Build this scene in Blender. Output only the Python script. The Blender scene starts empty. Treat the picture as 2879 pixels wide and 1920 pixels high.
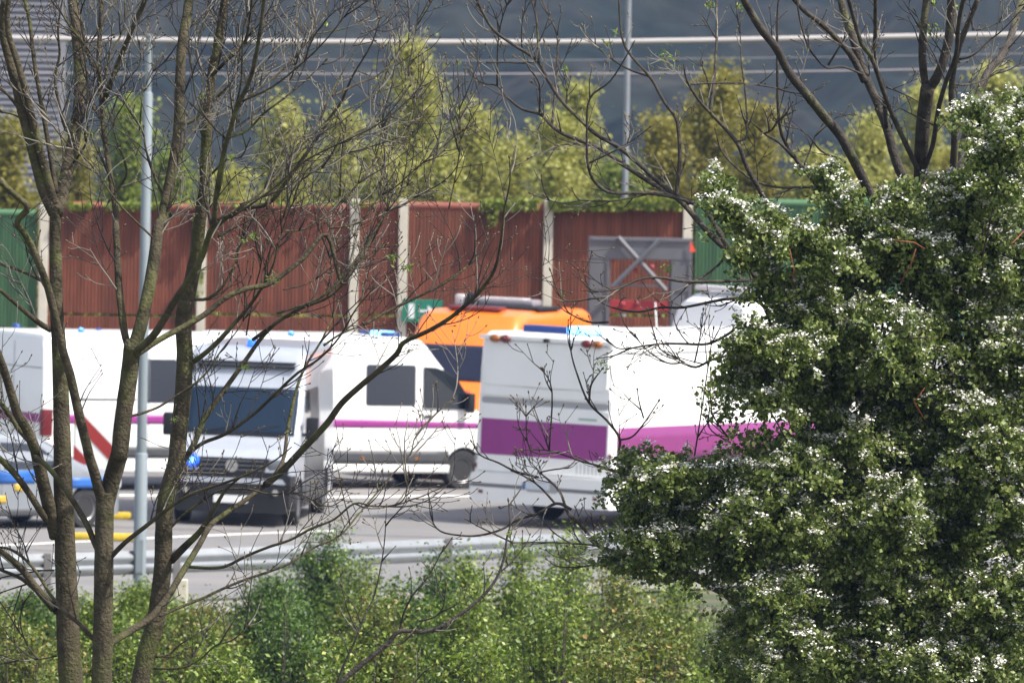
import bpy, bmesh, math, random
import numpy as np
from mathutils import Vector, Matrix, noise as mn
random.seed(7); RNG = np.random.default_rng(11)
S = bpy.context.scene
COL = S.collection
# ------------------------------------------------------------------ camera
FPX, CX, CY, HZ = 24491.0, 1439.5, 960.0, 70.0
PITCH, ROLL = (CY - HZ) / FPX, math.radians(1.1)
CAMM = Matrix.Rotation(math.pi/2 - PITCH, 4, 'X') @ Matrix.Rotation(ROLL, 4, 'Z')
cd = bpy.data.cameras.new("camera"); cam = bpy.data.objects.new("camera", cd); COL.objects.link(cam)
cam.matrix_world = CAMM
cd.sensor_width = 36; cd.lens = FPX / 2879 * 36; cd.clip_start = 0.5; cd.clip_end = 6000
cd.dof.use_dof = True; cd.dof.focus_distance = 61.0; cd.dof.aperture_fstop = 8.4
S.camera = cam
# ------------------------------------------------------------------ light
SUN_EL, SUN_AZ = math.radians(53), math.radians(-25)      # azimuth of the direction TO the sun, from +X
sv = Vector((math.cos(SUN_EL)*math.cos(SUN_AZ), math.cos(SUN_EL)*math.sin(SUN_AZ), math.sin(SUN_EL)))
W = bpy.data.worlds.new("World"); S.world = W; W.use_nodes = True
wn = W.node_tree.nodes; bg = wn['Background']
sky = wn.new('ShaderNodeTexSky'); sky.sky_type = 'NISHITA'; sky.sun_disc = False
sky.dust_density = 2.2; sky.ozone_density = .6; sky.sun_elevation = SUN_EL; sky.sun_rotation = math.atan2(sv.x, sv.y)
hs = wn.new('ShaderNodeHueSaturation'); hs.inputs['Saturation'].default_value = .45; W.node_tree.links.new(sky.outputs[0], hs.inputs['Color']); W.node_tree.links.new(hs.outputs[0], bg.inputs[0]); bg.inputs[1].default_value = 0.15
sl = bpy.data.lights.new("sun", 'SUN'); sl.energy = 4.6; sl.angle = math.radians(0.5); sl.color = (1, .945, .85)
so = bpy.data.objects.new("sun", sl); COL.objects.link(so); so.rotation_euler = sv.to_track_quat('Z', 'Y').to_euler()
S.view_settings.view_transform = 'Standard'; S.view_settings.look = 'None'
S.view_settings.exposure = 0.74; S.view_settings.gamma = 1
S.render.engine = 'CYCLES'
# ------------------------------------------------------------------ helpers
def P(px, py, Y):                                   # point at depth Y that the photo shows at (px, py)
    d = CAMM.to_3x3() @ Vector(((px-CX)/FPX, -(py-CY)/FPX, -1))
    return d * (Y / d.y)
TILT = 0.015
def zroad(x): return -8.0 - TILT * x
def gz(x, Y):                                       # terrain height
    k = [(-60,-1.6),(0,-1.7),(12,-2.3),(30,-4.8),(60,-6.9),(80,-8.0),(94,-8.6),(99,-8.35),(101,-8.03),(172,-8.03),(190,-8.6),(260,-10),(420,-14),(600,-12),(3000,-12)]
    for (a, za), (b, zb) in zip(k, k[1:]):
        if Y <= b: return za + (zb-za)*max(0, (Y-a))/(b-a) - TILT*max(-20, min(20, x))
    return -12
def YG(px, py):                                     # depth at which the road plane shows at (px, py)
    d = CAMM.to_3x3() @ Vector(((px-CX)/FPX, -(py-CY)/FPX, -1)); t = -8.0/(d.z+TILT*d.x); return d.y*t
def xcol(px, Y): return P(px, 1300, Y).x
MATS = {}
def M(name, col, rough=.6, metal=0, var=0, vscale=6, bump=0, bscale=40, emit=None, es=0, coat=0, col2=None, c2scale=3, c2lo=.5, c2hi=.6, island=None, trans=0, spec=.5):
    if name in MATS: return MATS[name]
    m = bpy.data.materials.new(name); m.use_nodes = True; nt = m.node_tree; n = nt.nodes; l = nt.links
    b = n['Principled BSDF']; b.inputs['Roughness'].default_value = rough; b.inputs['Metallic'].default_value = metal
    b.inputs['Coat Weight'].default_value = coat; b.inputs['Specular IOR Level'].default_value = spec
    b.inputs['Base Color'].default_value = (*col, 1)
    tc = n.new('ShaderNodeTexCoord'); src = None
    if island:
        g = n.new('ShaderNodeNewGeometry'); r = n.new('ShaderNodeValToRGB'); r.color_ramp.interpolation = 'LINEAR'
        e = r.color_ramp.elements; e[0].color = (*island[0][1], 1); e[0].position = island[0][0]; e[1].color = (*island[-1][1], 1); e[1].position = island[-1][0]
        for p_, c_ in island[1:-1]: x = e.new(p_); x.color = (*c_, 1)
        l.new(g.outputs['Random Per Island'], r.inputs[0]); src = r.outputs[0]
    if var or col2:
        if col2:
            t = n.new('ShaderNodeTexNoise'); t.inputs['Scale'].default_value = c2scale; t.inputs['Detail'].default_value = 6
            l.new(tc.outputs['Object'], t.inputs['Vector'])
            mr = n.new('ShaderNodeMapRange'); mr.inputs[1].default_value = c2lo; mr.inputs[2].default_value = c2hi; l.new(t.outputs['Fac'], mr.inputs[0])
            mx = n.new('ShaderNodeMix'); mx.data_type = 'RGBA'; l.new(mr.outputs[0], mx.inputs[0])
            mx.inputs[6].default_value = (*col, 1); mx.inputs[7].default_value = (*col2, 1)
            if src: l.new(src, mx.inputs[6])
            src = mx.outputs[2]
        if var:
            t = n.new('ShaderNodeTexNoise'); t.inputs['Scale'].default_value = vscale; t.inputs['Detail'].default_value = 8
            l.new(tc.outputs['Object'], t.inputs['Vector'])
            mr = n.new('ShaderNodeMapRange'); mr.inputs[1].default_value = .3; mr.inputs[2].default_value = .7
            mr.inputs[3].default_value = 1-var; mr.inputs[4].default_value = 1+var; l.new(t.outputs['Fac'], mr.inputs[0])
            mx = n.new('ShaderNodeVectorMath'); mx.operation = 'SCALE'; l.new(mr.outputs[0], mx.inputs['Scale'])
            if src: l.new(src, mx.inputs[0])
            else: mx.inputs[0].default_value = col
            src = mx.outputs[0]
    if src: l.new(src, b.inputs['Base Color'])
    if bump:
        t = n.new('ShaderNodeTexNoise'); t.inputs['Scale'].default_value = bscale; t.inputs['Detail'].default_value = 5
        l.new(tc.outputs['Object'], t.inputs['Vector'])
        bp = n.new('ShaderNodeBump'); bp.inputs['Strength'].default_value = bump; bp.inputs['Distance'].default_value = .02
        l.new(t.outputs['Fac'], bp.inputs['Height']); l.new(bp.outputs[0], b.inputs['Normal'])
    if emit: b.inputs['Emission Color'].default_value = (*emit, 1); b.inputs['Emission Strength'].default_value = es
    if trans:
        tr = n.new('ShaderNodeBsdfTranslucent'); ms = n.new('ShaderNodeMixShader'); ms.inputs[0].default_value = trans
        if src: l.new(src, tr.inputs[0])
        else: tr.inputs[0].default_value = (*col, 1)
        l.new(b.outputs[0], ms.inputs[1]); l.new(tr.outputs[0], ms.inputs[2]); l.new(ms.outputs[0], n['Material Output'].inputs[0])
    MATS[name] = m; return m
def streaks(m, k=.35, sc=(5, 5, .35)):
    nt = m.node_tree; n, l = nt.nodes, nt.links; b = n['Principled BSDF']; src = b.inputs['Base Color'].links[0].from_socket
    tc = n.new('ShaderNodeTexCoord'); mp = n.new('ShaderNodeMapping'); mp.inputs['Scale'].default_value = sc; t = n.new('ShaderNodeTexNoise'); t.inputs['Scale'].default_value = 1.6; t.inputs['Detail'].default_value = 6
    l.new(tc.outputs['Object'], mp.inputs[0]); l.new(mp.outputs[0], t.inputs['Vector']); mr = n.new('ShaderNodeMapRange'); mr.inputs[1].default_value = .35; mr.inputs[2].default_value = .65; mr.inputs[3].default_value = 1-k; mr.inputs[4].default_value = 1.12
    l.new(t.outputs['Fac'], mr.inputs[0]); s = n.new('ShaderNodeVectorMath'); s.operation = 'SCALE'; l.new(src, s.inputs[0]); l.new(mr.outputs[0], s.inputs['Scale']); l.new(s.outputs[0], b.inputs['Base Color'])
def tag(o, label=None, cat=None, group=None, kind=None):
    if label: o['label'] = label
    if cat: o['category'] = cat
    if group: o['group'] = group
    if kind: o['kind'] = kind
    return o
def empty(name, loc, rz=0, tilt=0):
    o = bpy.data.objects.new(name, None); COL.objects.link(o); o.location = loc; o.empty_display_size = .3
    o.rotation_mode = 'ZYX'; o.rotation_euler = (0, tilt, rz); return o
def link(name, me, m, parent=None, smooth=None):
    if isinstance(m, (list, tuple)):
        for x in m: me.materials.append(x)
    elif m: me.materials.append(m)
    if smooth is not None:
        me.polygons.foreach_set('use_smooth', [True]*len(me.polygons))
        if smooth < 3: me.set_sharp_from_angle(angle=smooth)
    o = bpy.data.objects.new(name, me); COL.objects.link(o)
    if parent: o.parent = parent
    return o
class MB:
    def __init__(s): s.v = []; s.f = []
    def add(s, vs, fs):
        b = len(s.v); s.v += [tuple(v) for v in vs]; s.f += [tuple(i+b for i in f) for f in fs]; return s
    def box(s, x0, y0, z0, x1, y1, z1, r=0, mat=None):
        bm = bmesh.new(); bmesh.ops.create_cube(bm, size=1)
        bmesh.ops.scale(bm, vec=(x1-x0, y1-y0, z1-z0), verts=bm.verts)
        bmesh.ops.translate(bm, vec=((x0+x1)/2, (y0+y1)/2, (z0+z1)/2), verts=bm.verts)
        if r: bmesh.ops.bevel(bm, geom=bm.edges[:], offset=r, segments=2, affect='EDGES', profile=.6)
        if mat: bmesh.ops.transform(bm, matrix=mat, verts=bm.verts)
        bm.verts.index_update(); s.add([v.co[:] for v in bm.verts], [[v.index for v in f.verts] for f in bm.faces]); bm.free(); return s
    def prism(s, poly, depth, to):                 # poly 2D; to(u,v,d) -> 3D
        n = len(poly); s.add([to(u, v, 0) for u, v in poly] + [to(u, v, depth) for u, v in poly],
            [list(range(n)), list(range(2*n-1, n-1, -1))] + [(i, i+n, (i+1) % n+n, (i+1) % n) for i in range(n)]); return s
    def tube(s, pts, rad, n=8, cap=True):
        pts = [Vector(p) for p in pts]; k = len(pts)
        if not hasattr(rad, '__len__'): rad = [rad]*k
        t0 = (pts[1]-pts[0]).normalized(); a = t0.orthogonal().normalized(); vs = []; fs = []
        for i, p in enumerate(pts):
            t = (pts[min(i+1, k-1)]-pts[max(i-1, 0)]).normalized()
            a = (a - t*a.dot(t)).normalized(); b = t.cross(a)
            for j in range(n):
                w = 2*math.pi*j/n; vs.append(p + (a*math.cos(w)+b*math.sin(w))*rad[i])
        for i in range(k-1):
            for j in range(n):
                fs.append((i*n+j, i*n+(j+1) % n, (i+1)*n+(j+1) % n, (i+1)*n+j))
        if cap: fs += [tuple(range(n-1, -1, -1)), tuple((k-1)*n+j for j in range(n))]
        s.add(vs, fs); return s
    def lathe(s, prof, n=24, to=lambda r, a, h: (r*math.cos(a), r*math.sin(a), h), loc=(0,0,0)):
        k = len(prof); vs = []; fs = []
        for r, h in prof:
            for j in range(n):
                p = to(r, 2*math.pi*j/n, h); vs.append((p[0]+loc[0], p[1]+loc[1], p[2]+loc[2]))
        for i in range(k-1):
            for j in range(n): fs.append((i*n+j, i*n+(j+1) % n, (i+1)*n+(j+1) % n, (i+1)*n+j))
        fs += [tuple(range(n-1, -1, -1)), tuple((k-1)*n+j for j in range(n))]
        s.add(vs, fs); return s
    def mesh(s, name='m'):
        me = bpy.data.meshes.new(name); me.from_pydata(s.v, [], s.f); me.update()
        bm = bmesh.new(); bm.from_mesh(me); bmesh.ops.recalc_face_normals(bm, faces=bm.faces); bm.to_mesh(me); bm.free()
        return me
    def build(s, name, m, parent=None, smooth=None): return link(name, s.mesh(name), m, parent, smooth)
def rr(x0, z0, x1, z1, r=.05, n=4):
    out = []
    for cx, cz, a in ((x1-r, z1-r, 0), (x0+r, z1-r, 90), (x0+r, z0+r, 180), (x1-r, z0+r, 270)):
        for i in range(n+1):
            t = math.radians(a+90*i/n); out.append((cx+r*math.cos(t), cz+r*math.sin(t)))
    return out
def lerp_list(k, x):
    if x <= k[0][0]: return k[0][1]
    for (a, va), (b, vb) in zip(k, k[1:]):
        if x <= b: return va+(vb-va)*(x-a)/(b-a)
    return k[-1][1]
def quads_mesh(name, c, u, v, mat, parent=None, fold=.25, seed=1):
    """leaf-like faces: c centres (n,3), u half length axis, v half width axis; each is a folded diamond of 2 triangles pairs"""
    n = len(c); w = np.cross(u, v); wl = np.linalg.norm(w, axis=1, keepdims=True)+1e-9; w = w/wl*np.linalg.norm(v, axis=1, keepdims=True)*fold
    co = np.empty((n, 4, 3)); co[:, 0] = c-u; co[:, 1] = c-v+w; co[:, 2] = c+u; co[:, 3] = c+v+w
    me = bpy.data.meshes.new(name); me.vertices.add(4*n); me.vertices.foreach_set('co', co.reshape(-1))
    idx = (np.arange(n)[:, None]*4+np.array([0, 1, 2, 0, 2, 3])[None]).reshape(-1)
    me.loops.add(6*n); me.loops.foreach_set('vertex_index', idx.astype(np.int32))
    me.polygons.add(2*n); me.polygons.foreach_set('loop_start', (np.arange(2*n)*3).astype(np.int32))
    me.update(calc_edges=True); me.validate()
    return link(name, me, mat, parent)
def rand_dirs(n):
    d = RNG.normal(size=(n, 3)); return d/np.linalg.norm(d, axis=1, keepdims=True)
def leaves(name, c, size, mat, parent=None, up=.6, aspect=.55, jitter=.4, fold=.25):
    n = len(c); nrm = rand_dirs(n)+np.array([0, 0, up]); nrm /= np.linalg.norm(nrm, axis=1, keepdims=True)
    t = rand_dirs(n); u = t-nrm*np.sum(t*nrm, axis=1, keepdims=True); u /= np.linalg.norm(u, axis=1, keepdims=True)
    v = np.cross(nrm, u); s = size*(1+jitter*(RNG.random((n, 1))*2-1))/2
    return quads_mesh(name, c, u*s, v*s*aspect, mat, parent, fold)
# ------------------------------------------------------------------ materials
white = M('white_paint', (.80,.80,.79), .28, var=.03, vscale=2.5, coat=.3)
buswhite = M('bus_white_paint', (.80,.80,.79), .33, var=.035, vscale=2, coat=.25)
purple = M('purple_film', (.27,.035,.215), .38, var=.05, vscale=3)
glass = M('dark_glass', (.012,.016,.024), .08, coat=.3)
glassd = M('tinted_glass', (.03,.034,.045), .3)
black = M('black_plastic', (.014,.014,.016), .55, var=.2, spec=.3)
dkgrey = M('charcoal_band', (.055,.057,.062), .5, var=.1)
rubber = M('tyre_rubber', (.022,.022,.023), .8, var=.2)
rimm = M('wheel_rim', (.20,.20,.21), .4, .4)
seam = M('panel_gap', (.16,.16,.17), .7)
silver = M('silver_paint', (.27,.29,.32), .3, .35, coat=.5, var=.04)
greyp = M('pale_silver_paint', (.40,.43,.49), .3, .2, coat=.5, var=.04)
orange = M('orange_paint', (.90,.20,.018), .35, coat=.4, var=.05)
yellow = M('yellow_paint', (.80,.66,.05), .4, coat=.3, var=.05)
blueP = M('blue_film', (.025,.12,.42), .45)
redP = M('red_film', (.30,.022,.018), .45)
ambl = M('amber_lens', (.30,.10,.02), .35)
redl = M('red_lens', (.13,.012,.012), .35)
chrome = M('chrome', (.7,.7,.72), .15, 1)
plate = M('plate_white', (.75,.75,.75), .4)
platet = M('plate_text', (.02,.02,.02), .5)
bluel = M('lit_blue_beacon', (.02,.1,.8), .2, emit=(.02,.13,1), es=1.1)
bluec = M('beacon_core', (.3,.6,1), .2, emit=(.13,.5,1), es=2.6)
blued = M('dark_blue_lens', (.02,.06,.25), .2)
galv = M('galvanised_steel', (.27,.285,.305), .5, .45, var=.08, vscale=5)
galvp = M('galvanised_pole', (.20,.235,.26), .6, .1, var=.08, vscale=3)
conc = M('pale_concrete', (.52,.48,.40), .85, var=.12, vscale=4, bump=.2)
# ------------------------------------------------------------------ setting
def terrain():
    ys = list(np.arange(-60, 112, 3.0))+list(np.arange(112, 180, 4.0))+list(np.arange(180, 440, 10.0))+[440, 520, 700, 1000, 1600, 2400, 3200]
    xs = [-1600,-900,-500,-260,-140,-80,-50,-32]+list(np.arange(-24, 25, 2.0))+[32,50,80,140,260,500,900,1600]
    vs = [(x, y, gz(x, y)+(.12*mn.noise(Vector((x*.4, y*.4, 0))) if y < 105 or y > 185 else 0)) for y in ys for x in xs]
    n = len(xs); fs = [(j*n+i, j*n+i+1, (j+1)*n+i+1, (j+1)*n+i) for j in range(len(ys)-1) for i in range(n-1)]
    mb = MB().add(vs, fs)
    o = mb.build('ground', M('grassy_soil', (.055,.07,.025), .95, col2=(.13,.11,.07), c2scale=.8, var=.3, vscale=2, bump=.5, bscale=6), None, 4)
    tag(o, kind='structure')
terrain()
def sheet(name, poly, dz, m):
    mb = MB(); mb.add([(x, y, zroad(x)+dz) for x, y in poly], [list(range(len(poly)))]); o = mb.build(name, m); tag(o, kind='structure'); return o
asph = M('old_asphalt', (.19,.18,.176), .85, var=.10, vscale=.9, bump=.25, bscale=60, col2=(.17,.165,.165), c2scale=.35, c2lo=.45, c2hi=.6)
RAIL = [(-14, 106.5), (-7.2, 114.6), (-3.4, 118.9), (-.9, 122.2), (1.5, 125.4), (5, 129.5), (10, 134.5), (18, 141)]
def railx(off): return [(x+off*.75, y-off*.66) for x, y in RAIL]
sheet('verge_gravel', [(-20, 100)]+railx(1.3)+[(30, 160), (-20, 160)], .012, M('verge_gravel', (.24,.225,.21), .95, var=.2, vscale=3, bump=.6, bscale=30, col2=(.09,.10,.05), c2scale=1.1, c2lo=.5, c2hi=.68))
sheet('road', [(-20, 103.5)]+railx(-.4)+[(26, 148), (26, 163.2), (-20, 163.2)], .02, asph)
lm = M('road_paint', (.72,.71,.68), .7, var=.1, vscale=3)
def line_strip(pts, w, name='road_line'):
    mb = MB(); vs = []
    for i, (x, y) in enumerate(pts): vs += [(x, y, zroad(x)+.026), (x, y+w, zroad(x)+.026)]
    mb.add(vs, [(2*i, 2*i+2, 2*i+3, 2*i+1) for i in range(len(pts)-1)]); tag(mb.build(name, lm), kind='structure')
line_strip([(xcol(x, YG(x, y)), YG(x, y)) for x, y in ((-600,1388),(300,1398),(880,1404),(1340,1400),(1700,1396),(2400,1385),(3300,1372))], .5)
line_strip([(xcol(x, YG(x, y)), YG(x, y)) for x, y in ((-500,1560),(0,1540),(480,1516),(760,1504),(960,1498))], .36)
tar = M('tar_seam', (.05,.05,.052), .6)
def seam_line(pts, w):
    mb = MB(); vs = []
    for x, y in pts: vs += [(x, y, zroad(x)+.0235), (x, y+w, zroad(x)+.0235)]
    mb.add(vs, [(2*i, 2*i+2, 2*i+3, 2*i+1) for i in range(len(pts)-1)]); tag(mb.build('road_seam', tar), kind='structure')
for (x0, x1, y0, dy) in ((-9, 9, 134.6, .25), (-9, 1.5, 128.2, .5), (-1.5, 8, 142.5, -.2)):
    seam_line([(x0+(x1-x0)*i/24, y0+dy*i/24+.22*mn.noise(Vector((i*.35, y0, 0)))) for i in range(25)], .09)
def patch(x0, x1, y0, y1):
    r = random.Random(int(y0)); q = [(x0, y0), (x0+(x1-x0)*.5, y0-.15), (x1, y0+.1), (x1+.1, y1), (x0+(x1-x0)*.4, y1+.12), (x0-.1, y1-.1)]
    mb = MB().add([(x, y, zroad(x)+.0225) for x, y in q], [list(range(6))]); tag(mb.build('road_patch', M('patched_asphalt', (.12,.118,.118), .9, var=.15, vscale=4)), kind='structure')
patch(-1.8, .9, 130.5, 132.6); patch(-8.2, -6.2, 124.5, 126.5)
# distant wooded hillside
def hill():
    ys = np.concatenate([np.arange(430, 620, 4.0), np.arange(620, 1100, 6.0), np.arange(1100, 2600, 60.0)])
    xs = np.concatenate([np.arange(-900, -90, 45.0), np.arange(-90, 90, 2.2), np.arange(90, 930, 45.0)])
    vs = []
    for y in ys:
        base = lerp_list([(430,-15),(520,-8),(640,8),(800,42),(1100,105),(1700,210),(2600,300)], y)
        for x in xs:
            h = 2.6*mn.noise(Vector((x*.13, y*.085, 3)))+1.6*mn.noise(Vector((x*.34, y*.22, 9)))+3*mn.noise(Vector((x*.05, y*.03, 1)))
            vs.append((x, y, base+h*1.15))
    n = len(xs); fs = [(j*n+i, j*n+i+1, (j+1)*n+i+1, (j+1)*n+i) for j in range(len(ys)-1) for i in range(n-1)]
    m = M('wooded_slope', (.012,.018,.016), .95, col2=(.034,.033,.027), c2scale=.07, c2lo=.42, c2hi=.72, var=.4, vscale=.5, spec=.1)
    o = MB().add(vs, fs).build('wooded_hill', m, None, 4); tag(o, kind='structure')
hill()
# grey louvred building, far left
def building():
    Y = 232; x1 = xcol(150, Y); x0 = x1-16; zb = -9.5; zt = 4.5
    t = empty('grey_building', ((x0+x1)/2, Y, zb)); X0, X1 = -8, 8; H = zt-zb
    tag(t, 'grey building clad in horizontal louvres, cut off by the upper left corner', 'building')
    MB().box(X0, .12, 0, X1, 3, H).build('wall', M('building_core', (.12,.12,.135), .8, var=.1), t)
    mb = MB(); k = int(H/.165)
    for i in range(k):
        z = 4.3+i*.165
        if z > H-.1: break
        mb.add([(X0, .06, z), (X1, .06, z), (X1, 0, z+.02), (X0, 0, z+.02), (X0, .06, z+.15), (X1, .06, z+.15)], [(0,1,2,3), (3,2,5,4), (0,3,4), (1,5,2)])
    mb.build('louvre_cladding', M('louvre_metal', (.155,.155,.175), .5, .2, var=.06), t)
    xe = xcol(75, Y-2)-t.location.x
    MB().box(X0, -2.2, 4.55-.35, xe, 0.05, 4.55-.2, .02).build('canopy', M('canopy_white', (.62,.63,.64), .6), t)
    MB().box(X0-.1, -.1, H, X1+.1, 3.1, H+.25, .03).build('parapet', M('louvre_metal', (0,0,0)), t)
building()
# noise barriers
WY = 162.8
def barrier(name, label, posts, m, capm, top_y, joint_y=None, x_first=None, x_last=None, post_tops=None, caps=()):
    xs = [xcol(p, WY) for p in posts]; xa = xcol(x_first, WY) if x_first is not None else xs[0]; xb = xcol(x_last, WY) if x_last is not None else xs[-1]
    c = (xa+xb)/2; z0 = zroad(c)
    t = empty(name, (c, WY, z0)); tag(t, label, 'noise barrier')
    edges = sorted(set([xa]+xs+[xb]))
    for e0, e1 in zip(edges, edges[1:]):
        if e1-e0 < .3: continue
        pxm = (e0+e1)/2; zt = P(CX+pxm/WY*FPX, top_y, WY).z + (.02*random.random())
        zj = P(CX+pxm/WY*FPX, joint_y, WY).z if joint_y else None
        def ribs(za, zb, dy, r_top):
            pitch = .066; n = int((e1-e0-.1)/pitch); vs = []; fs = []
            rows = [(za, 0), (zb-r_top, 0), (zb, .06 if r_top else 0)]
            for z, back in rows:
                for i in range(n+1):
                    x = e0+.05+i*pitch
                    for k_, d in ((0, 0), (.034, 0), (.040, .020), (.060, .020)):
                        vs.append((x+k_-c, dy+d+back, z-z0))
            L = 4*(n+1)
            for r in range(len(rows)-1):
                for i in range(L-1): fs.append((r*L+i, r*L+i+1, (r+1)*L+i+1, (r+1)*L+i))
            mb = MB().add(vs, fs); mb.box(e0+.05-c, dy+.03+.02, za-z0, e1-.05-c, dy+.16, zb-z0-.01); return mb
        if zj is not None:
            ribs(zj, zt-.09, 0, 0).build('panel', m, t); ribs(z0-.1, zj-.05, -.035, 0).build('panel', m, t)
        else: ribs(z0-.1, zt-.09, 0, 0).build('panel', m, t)
        MB().tube([(e0+.06-c, .05, zt-.06-z0), (e1-.06-c, .05, zt-.06-z0)], .075, 10).build('coping', capm, t, 1)
    for i, (p, x) in enumerate(zip(posts, xs)):
        zt = P(p, (post_tops or {}).get(p, 562), WY).z
        MB().box(x-.085-c, -.10, -.1, x+.085-c, .14, zt-z0, .012).build('post', conc, t)
    return t
redm = M('rust_red_panel', (.195,.058,.028), .8, var=.2, vscale=1.3, col2=(.135,.052,.027), c2scale=.6, c2lo=.55, c2hi=.75)
redc = M('rust_red_coping', (.24,.072,.047), .7, var=.1)
grnm = M('green_panel', (.05,.125,.05), .7, var=.14, vscale=.8, col2=(.035,.11,.05), c2scale=.7, c2lo=.5, c2hi=.75)
grnc = M('green_coping', (.065,.16,.07), .7)
streaks(redm); streaks(grnm)
barrier('noise_barrier', 'rust red ribbed noise barrier with pale concrete posts behind the vans', [113, 557, 985, 1122, 1529, 1920], redm, redc, 573, 882, post_tops={113: 575, 557: 570, 985: 560, 1122: 560, 1529: 561, 1920: 566})
barrier('noise_barrier', 'green ribbed noise barrier stretch left of the rust red one', [-330, -760], grnm, grnc, 590, None, -1200, 100)
barrier('noise_barrier', 'green ribbed noise barrier stretch right of the rust red one, half behind the white-flowering tree', [2330, 2740, 3150, 3560], grnm, grnc, 562, None, 1936, 3980)
# wall-top creeper
def creeper():
    cs = []
    def strip(xa, xb, ya, yb, n, dens=1):
        for _ in range(n):
            x = random.uniform(xa, xb); y = ya+(yb-ya)*random.random()**1.5; k = mn.noise(Vector((x*.02, 0, 5)))
            if k < -.25: continue
            cs.append(P(x, y+10*k, WY-.05-random.random()*.25))
    strip(190, 470, 572, 588, 900); strip(470, 1100, 570, 578, 350); strip(1350, 1930, 563, 592, 2600); strip(1370, 1400, 570, 640, 130); strip(1780,1930,560,580,500); strip(545, 575, 600, 660, 120); strip(540,570,760,840,100)
    o = leaves('wall_creeper', np.array([c[:] for c in cs]), .11, M('creeper_green', (.2,.28,.03), .6, island=[(0,(.10,.15,.02)),(.5,(.22,.28,.035)),(1,(.34,.36,.07))], trans=.3))
    tag(o, 'moss and creeper trailing over the top of the rust red barrier', 'creeper', kind='stuff')
creeper()
# portal frame with red lamps
def frame():
    Y = 158.5; xa, xb = xcol(1643, Y), xcol(1935, Y); c = (xa+xb)/2; z0 = zroad(c); s = FPX/Y
    t = empty('sign_frame', (c, Y, z0)); tag(t, 'tall grey steel frame with crossed braces and red lamps against the rust red wall', 'sign frame')
    g = M('grey_frame_steel', (.13,.135,.15), .5, .3, var=.12, vscale=2); g2 = M('light_frame_steel', (.12,.12,.135), .6, .1)
    zz = lambda y: P(1790, y, Y).z-z0
    hw = (xb-xa)/2; H = zz(668)
    for sx in (-1, 1):
        x0_ = -hw if sx < 0 else hw-.40; MB().box(x0_, 0, 0, x0_+.40, .12, H-.4, .01).build('post', g, t)
        mb = MB(); mb.box(x0_+.03, -.03, 0, x0_+.06, 0, H-.42).box(x0_+.34, -.03, 0, x0_+.37, 0, H-.42)
        for k in range(4): mb.box(x0_+.06, -.025, .4+k*.95, x0_+.34, -.003, .46+k*.95)
        mb.build('ladder_rail', g2, t)
    MB().box(-hw, -.01, H-.4, hw, .12, H, .01).build('top_panel', g, t)
    MB().box(-hw+.05, -.05, H-.06, hw-.05, -.012, H-.01).build('top_rail', g2, t)
    def bar(xa_, ya_, xb_, yb_, w, m_, d):
        a = Vector((xcol(xa_, Y)-c, d, zz(ya_))); b = Vector((xcol(xb_, Y)-c, d, zz(yb_)))
        MB().tube([a, b], w, 6).build('brace', m_, t, 1)
    bar(1725, 668, 1862, 815, .05, g2, -.09); bar(1842, 672, 1712, 806, .045, g, -.19)
    MB().box(-hw+.40, 0.0, zz(872), hw-.40, .08, zz(845), .01).build('lower_panel', M('dark_red_panel', (.30,.02,.025), .5), t)
    redlit = M('red_lamp', (.26,.03,.03), .5)
    for x, y in ((1776, 760), (1822, 750), (1742, 856), (1782, 853)):
        MB().lathe([(.0, 0), (.045, 0), (.05, -.02), (.035, -.04), (0, -.045)], 14, to=lambda r, a, h: (r*math.cos(a), h, r*math.sin(a)), loc=(xcol(x, Y)-c, -.02, zz(y))).build('red_lamp', redlit, t, 1)
    MB().box(-hw+.40, .02, zz(800), hw-.40, .06, zz(806)).build('cross_rail', g, t)
    # warning triangle on the right post, seen at an angle
    q = [(hw-.05, zz(706)), (hw+.06, zz(704)), (hw-.04, zz(674))]
    MB().prism(q, .02, lambda u, v, d: (u, -.06-d, v)).build('warning_triangle', M('sign_red', (.75,.08,.04), .4), t)
frame()
# exit sign
def exit_sign():
    Y = WY-.16; a, b = P(1131, 841, Y), P(1243, 907, Y); c = (a.x+b.x)/2; t = empty('exit_sign', (c, Y, b.z)); w = (b.x-a.x)/2; h = a.z-b.z
    tag(t, 'green emergency exit sign with white door and arrow pictogram on the rust red wall', 'sign')
    MB().box(-w, -.03, 0, w, 0, h, .008).build('sign_board', M('sign_green', (.012,.17,.11), .45), t)
    wm = M('sign_white', (.7,.74,.74), .5); y = -.034
    to = lambda u, v, d: (u, y-d, v)
    MB().prism([(-w+.12, .07), (-w+.23, .07), (-w+.23, h-.08), (-w+.12, h-.08)], .004, to).build('door_symbol', wm, t)
    f = MB(); f.prism([(-.06,.19),(.12,.19),(.12,.23),(-.06,.23)], .004, to); f.prism([(.10,.10),(.24,.21),(.10,.32)], .004, to)
    f.build('arrow_symbol', wm, t)
exit_sign()
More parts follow.
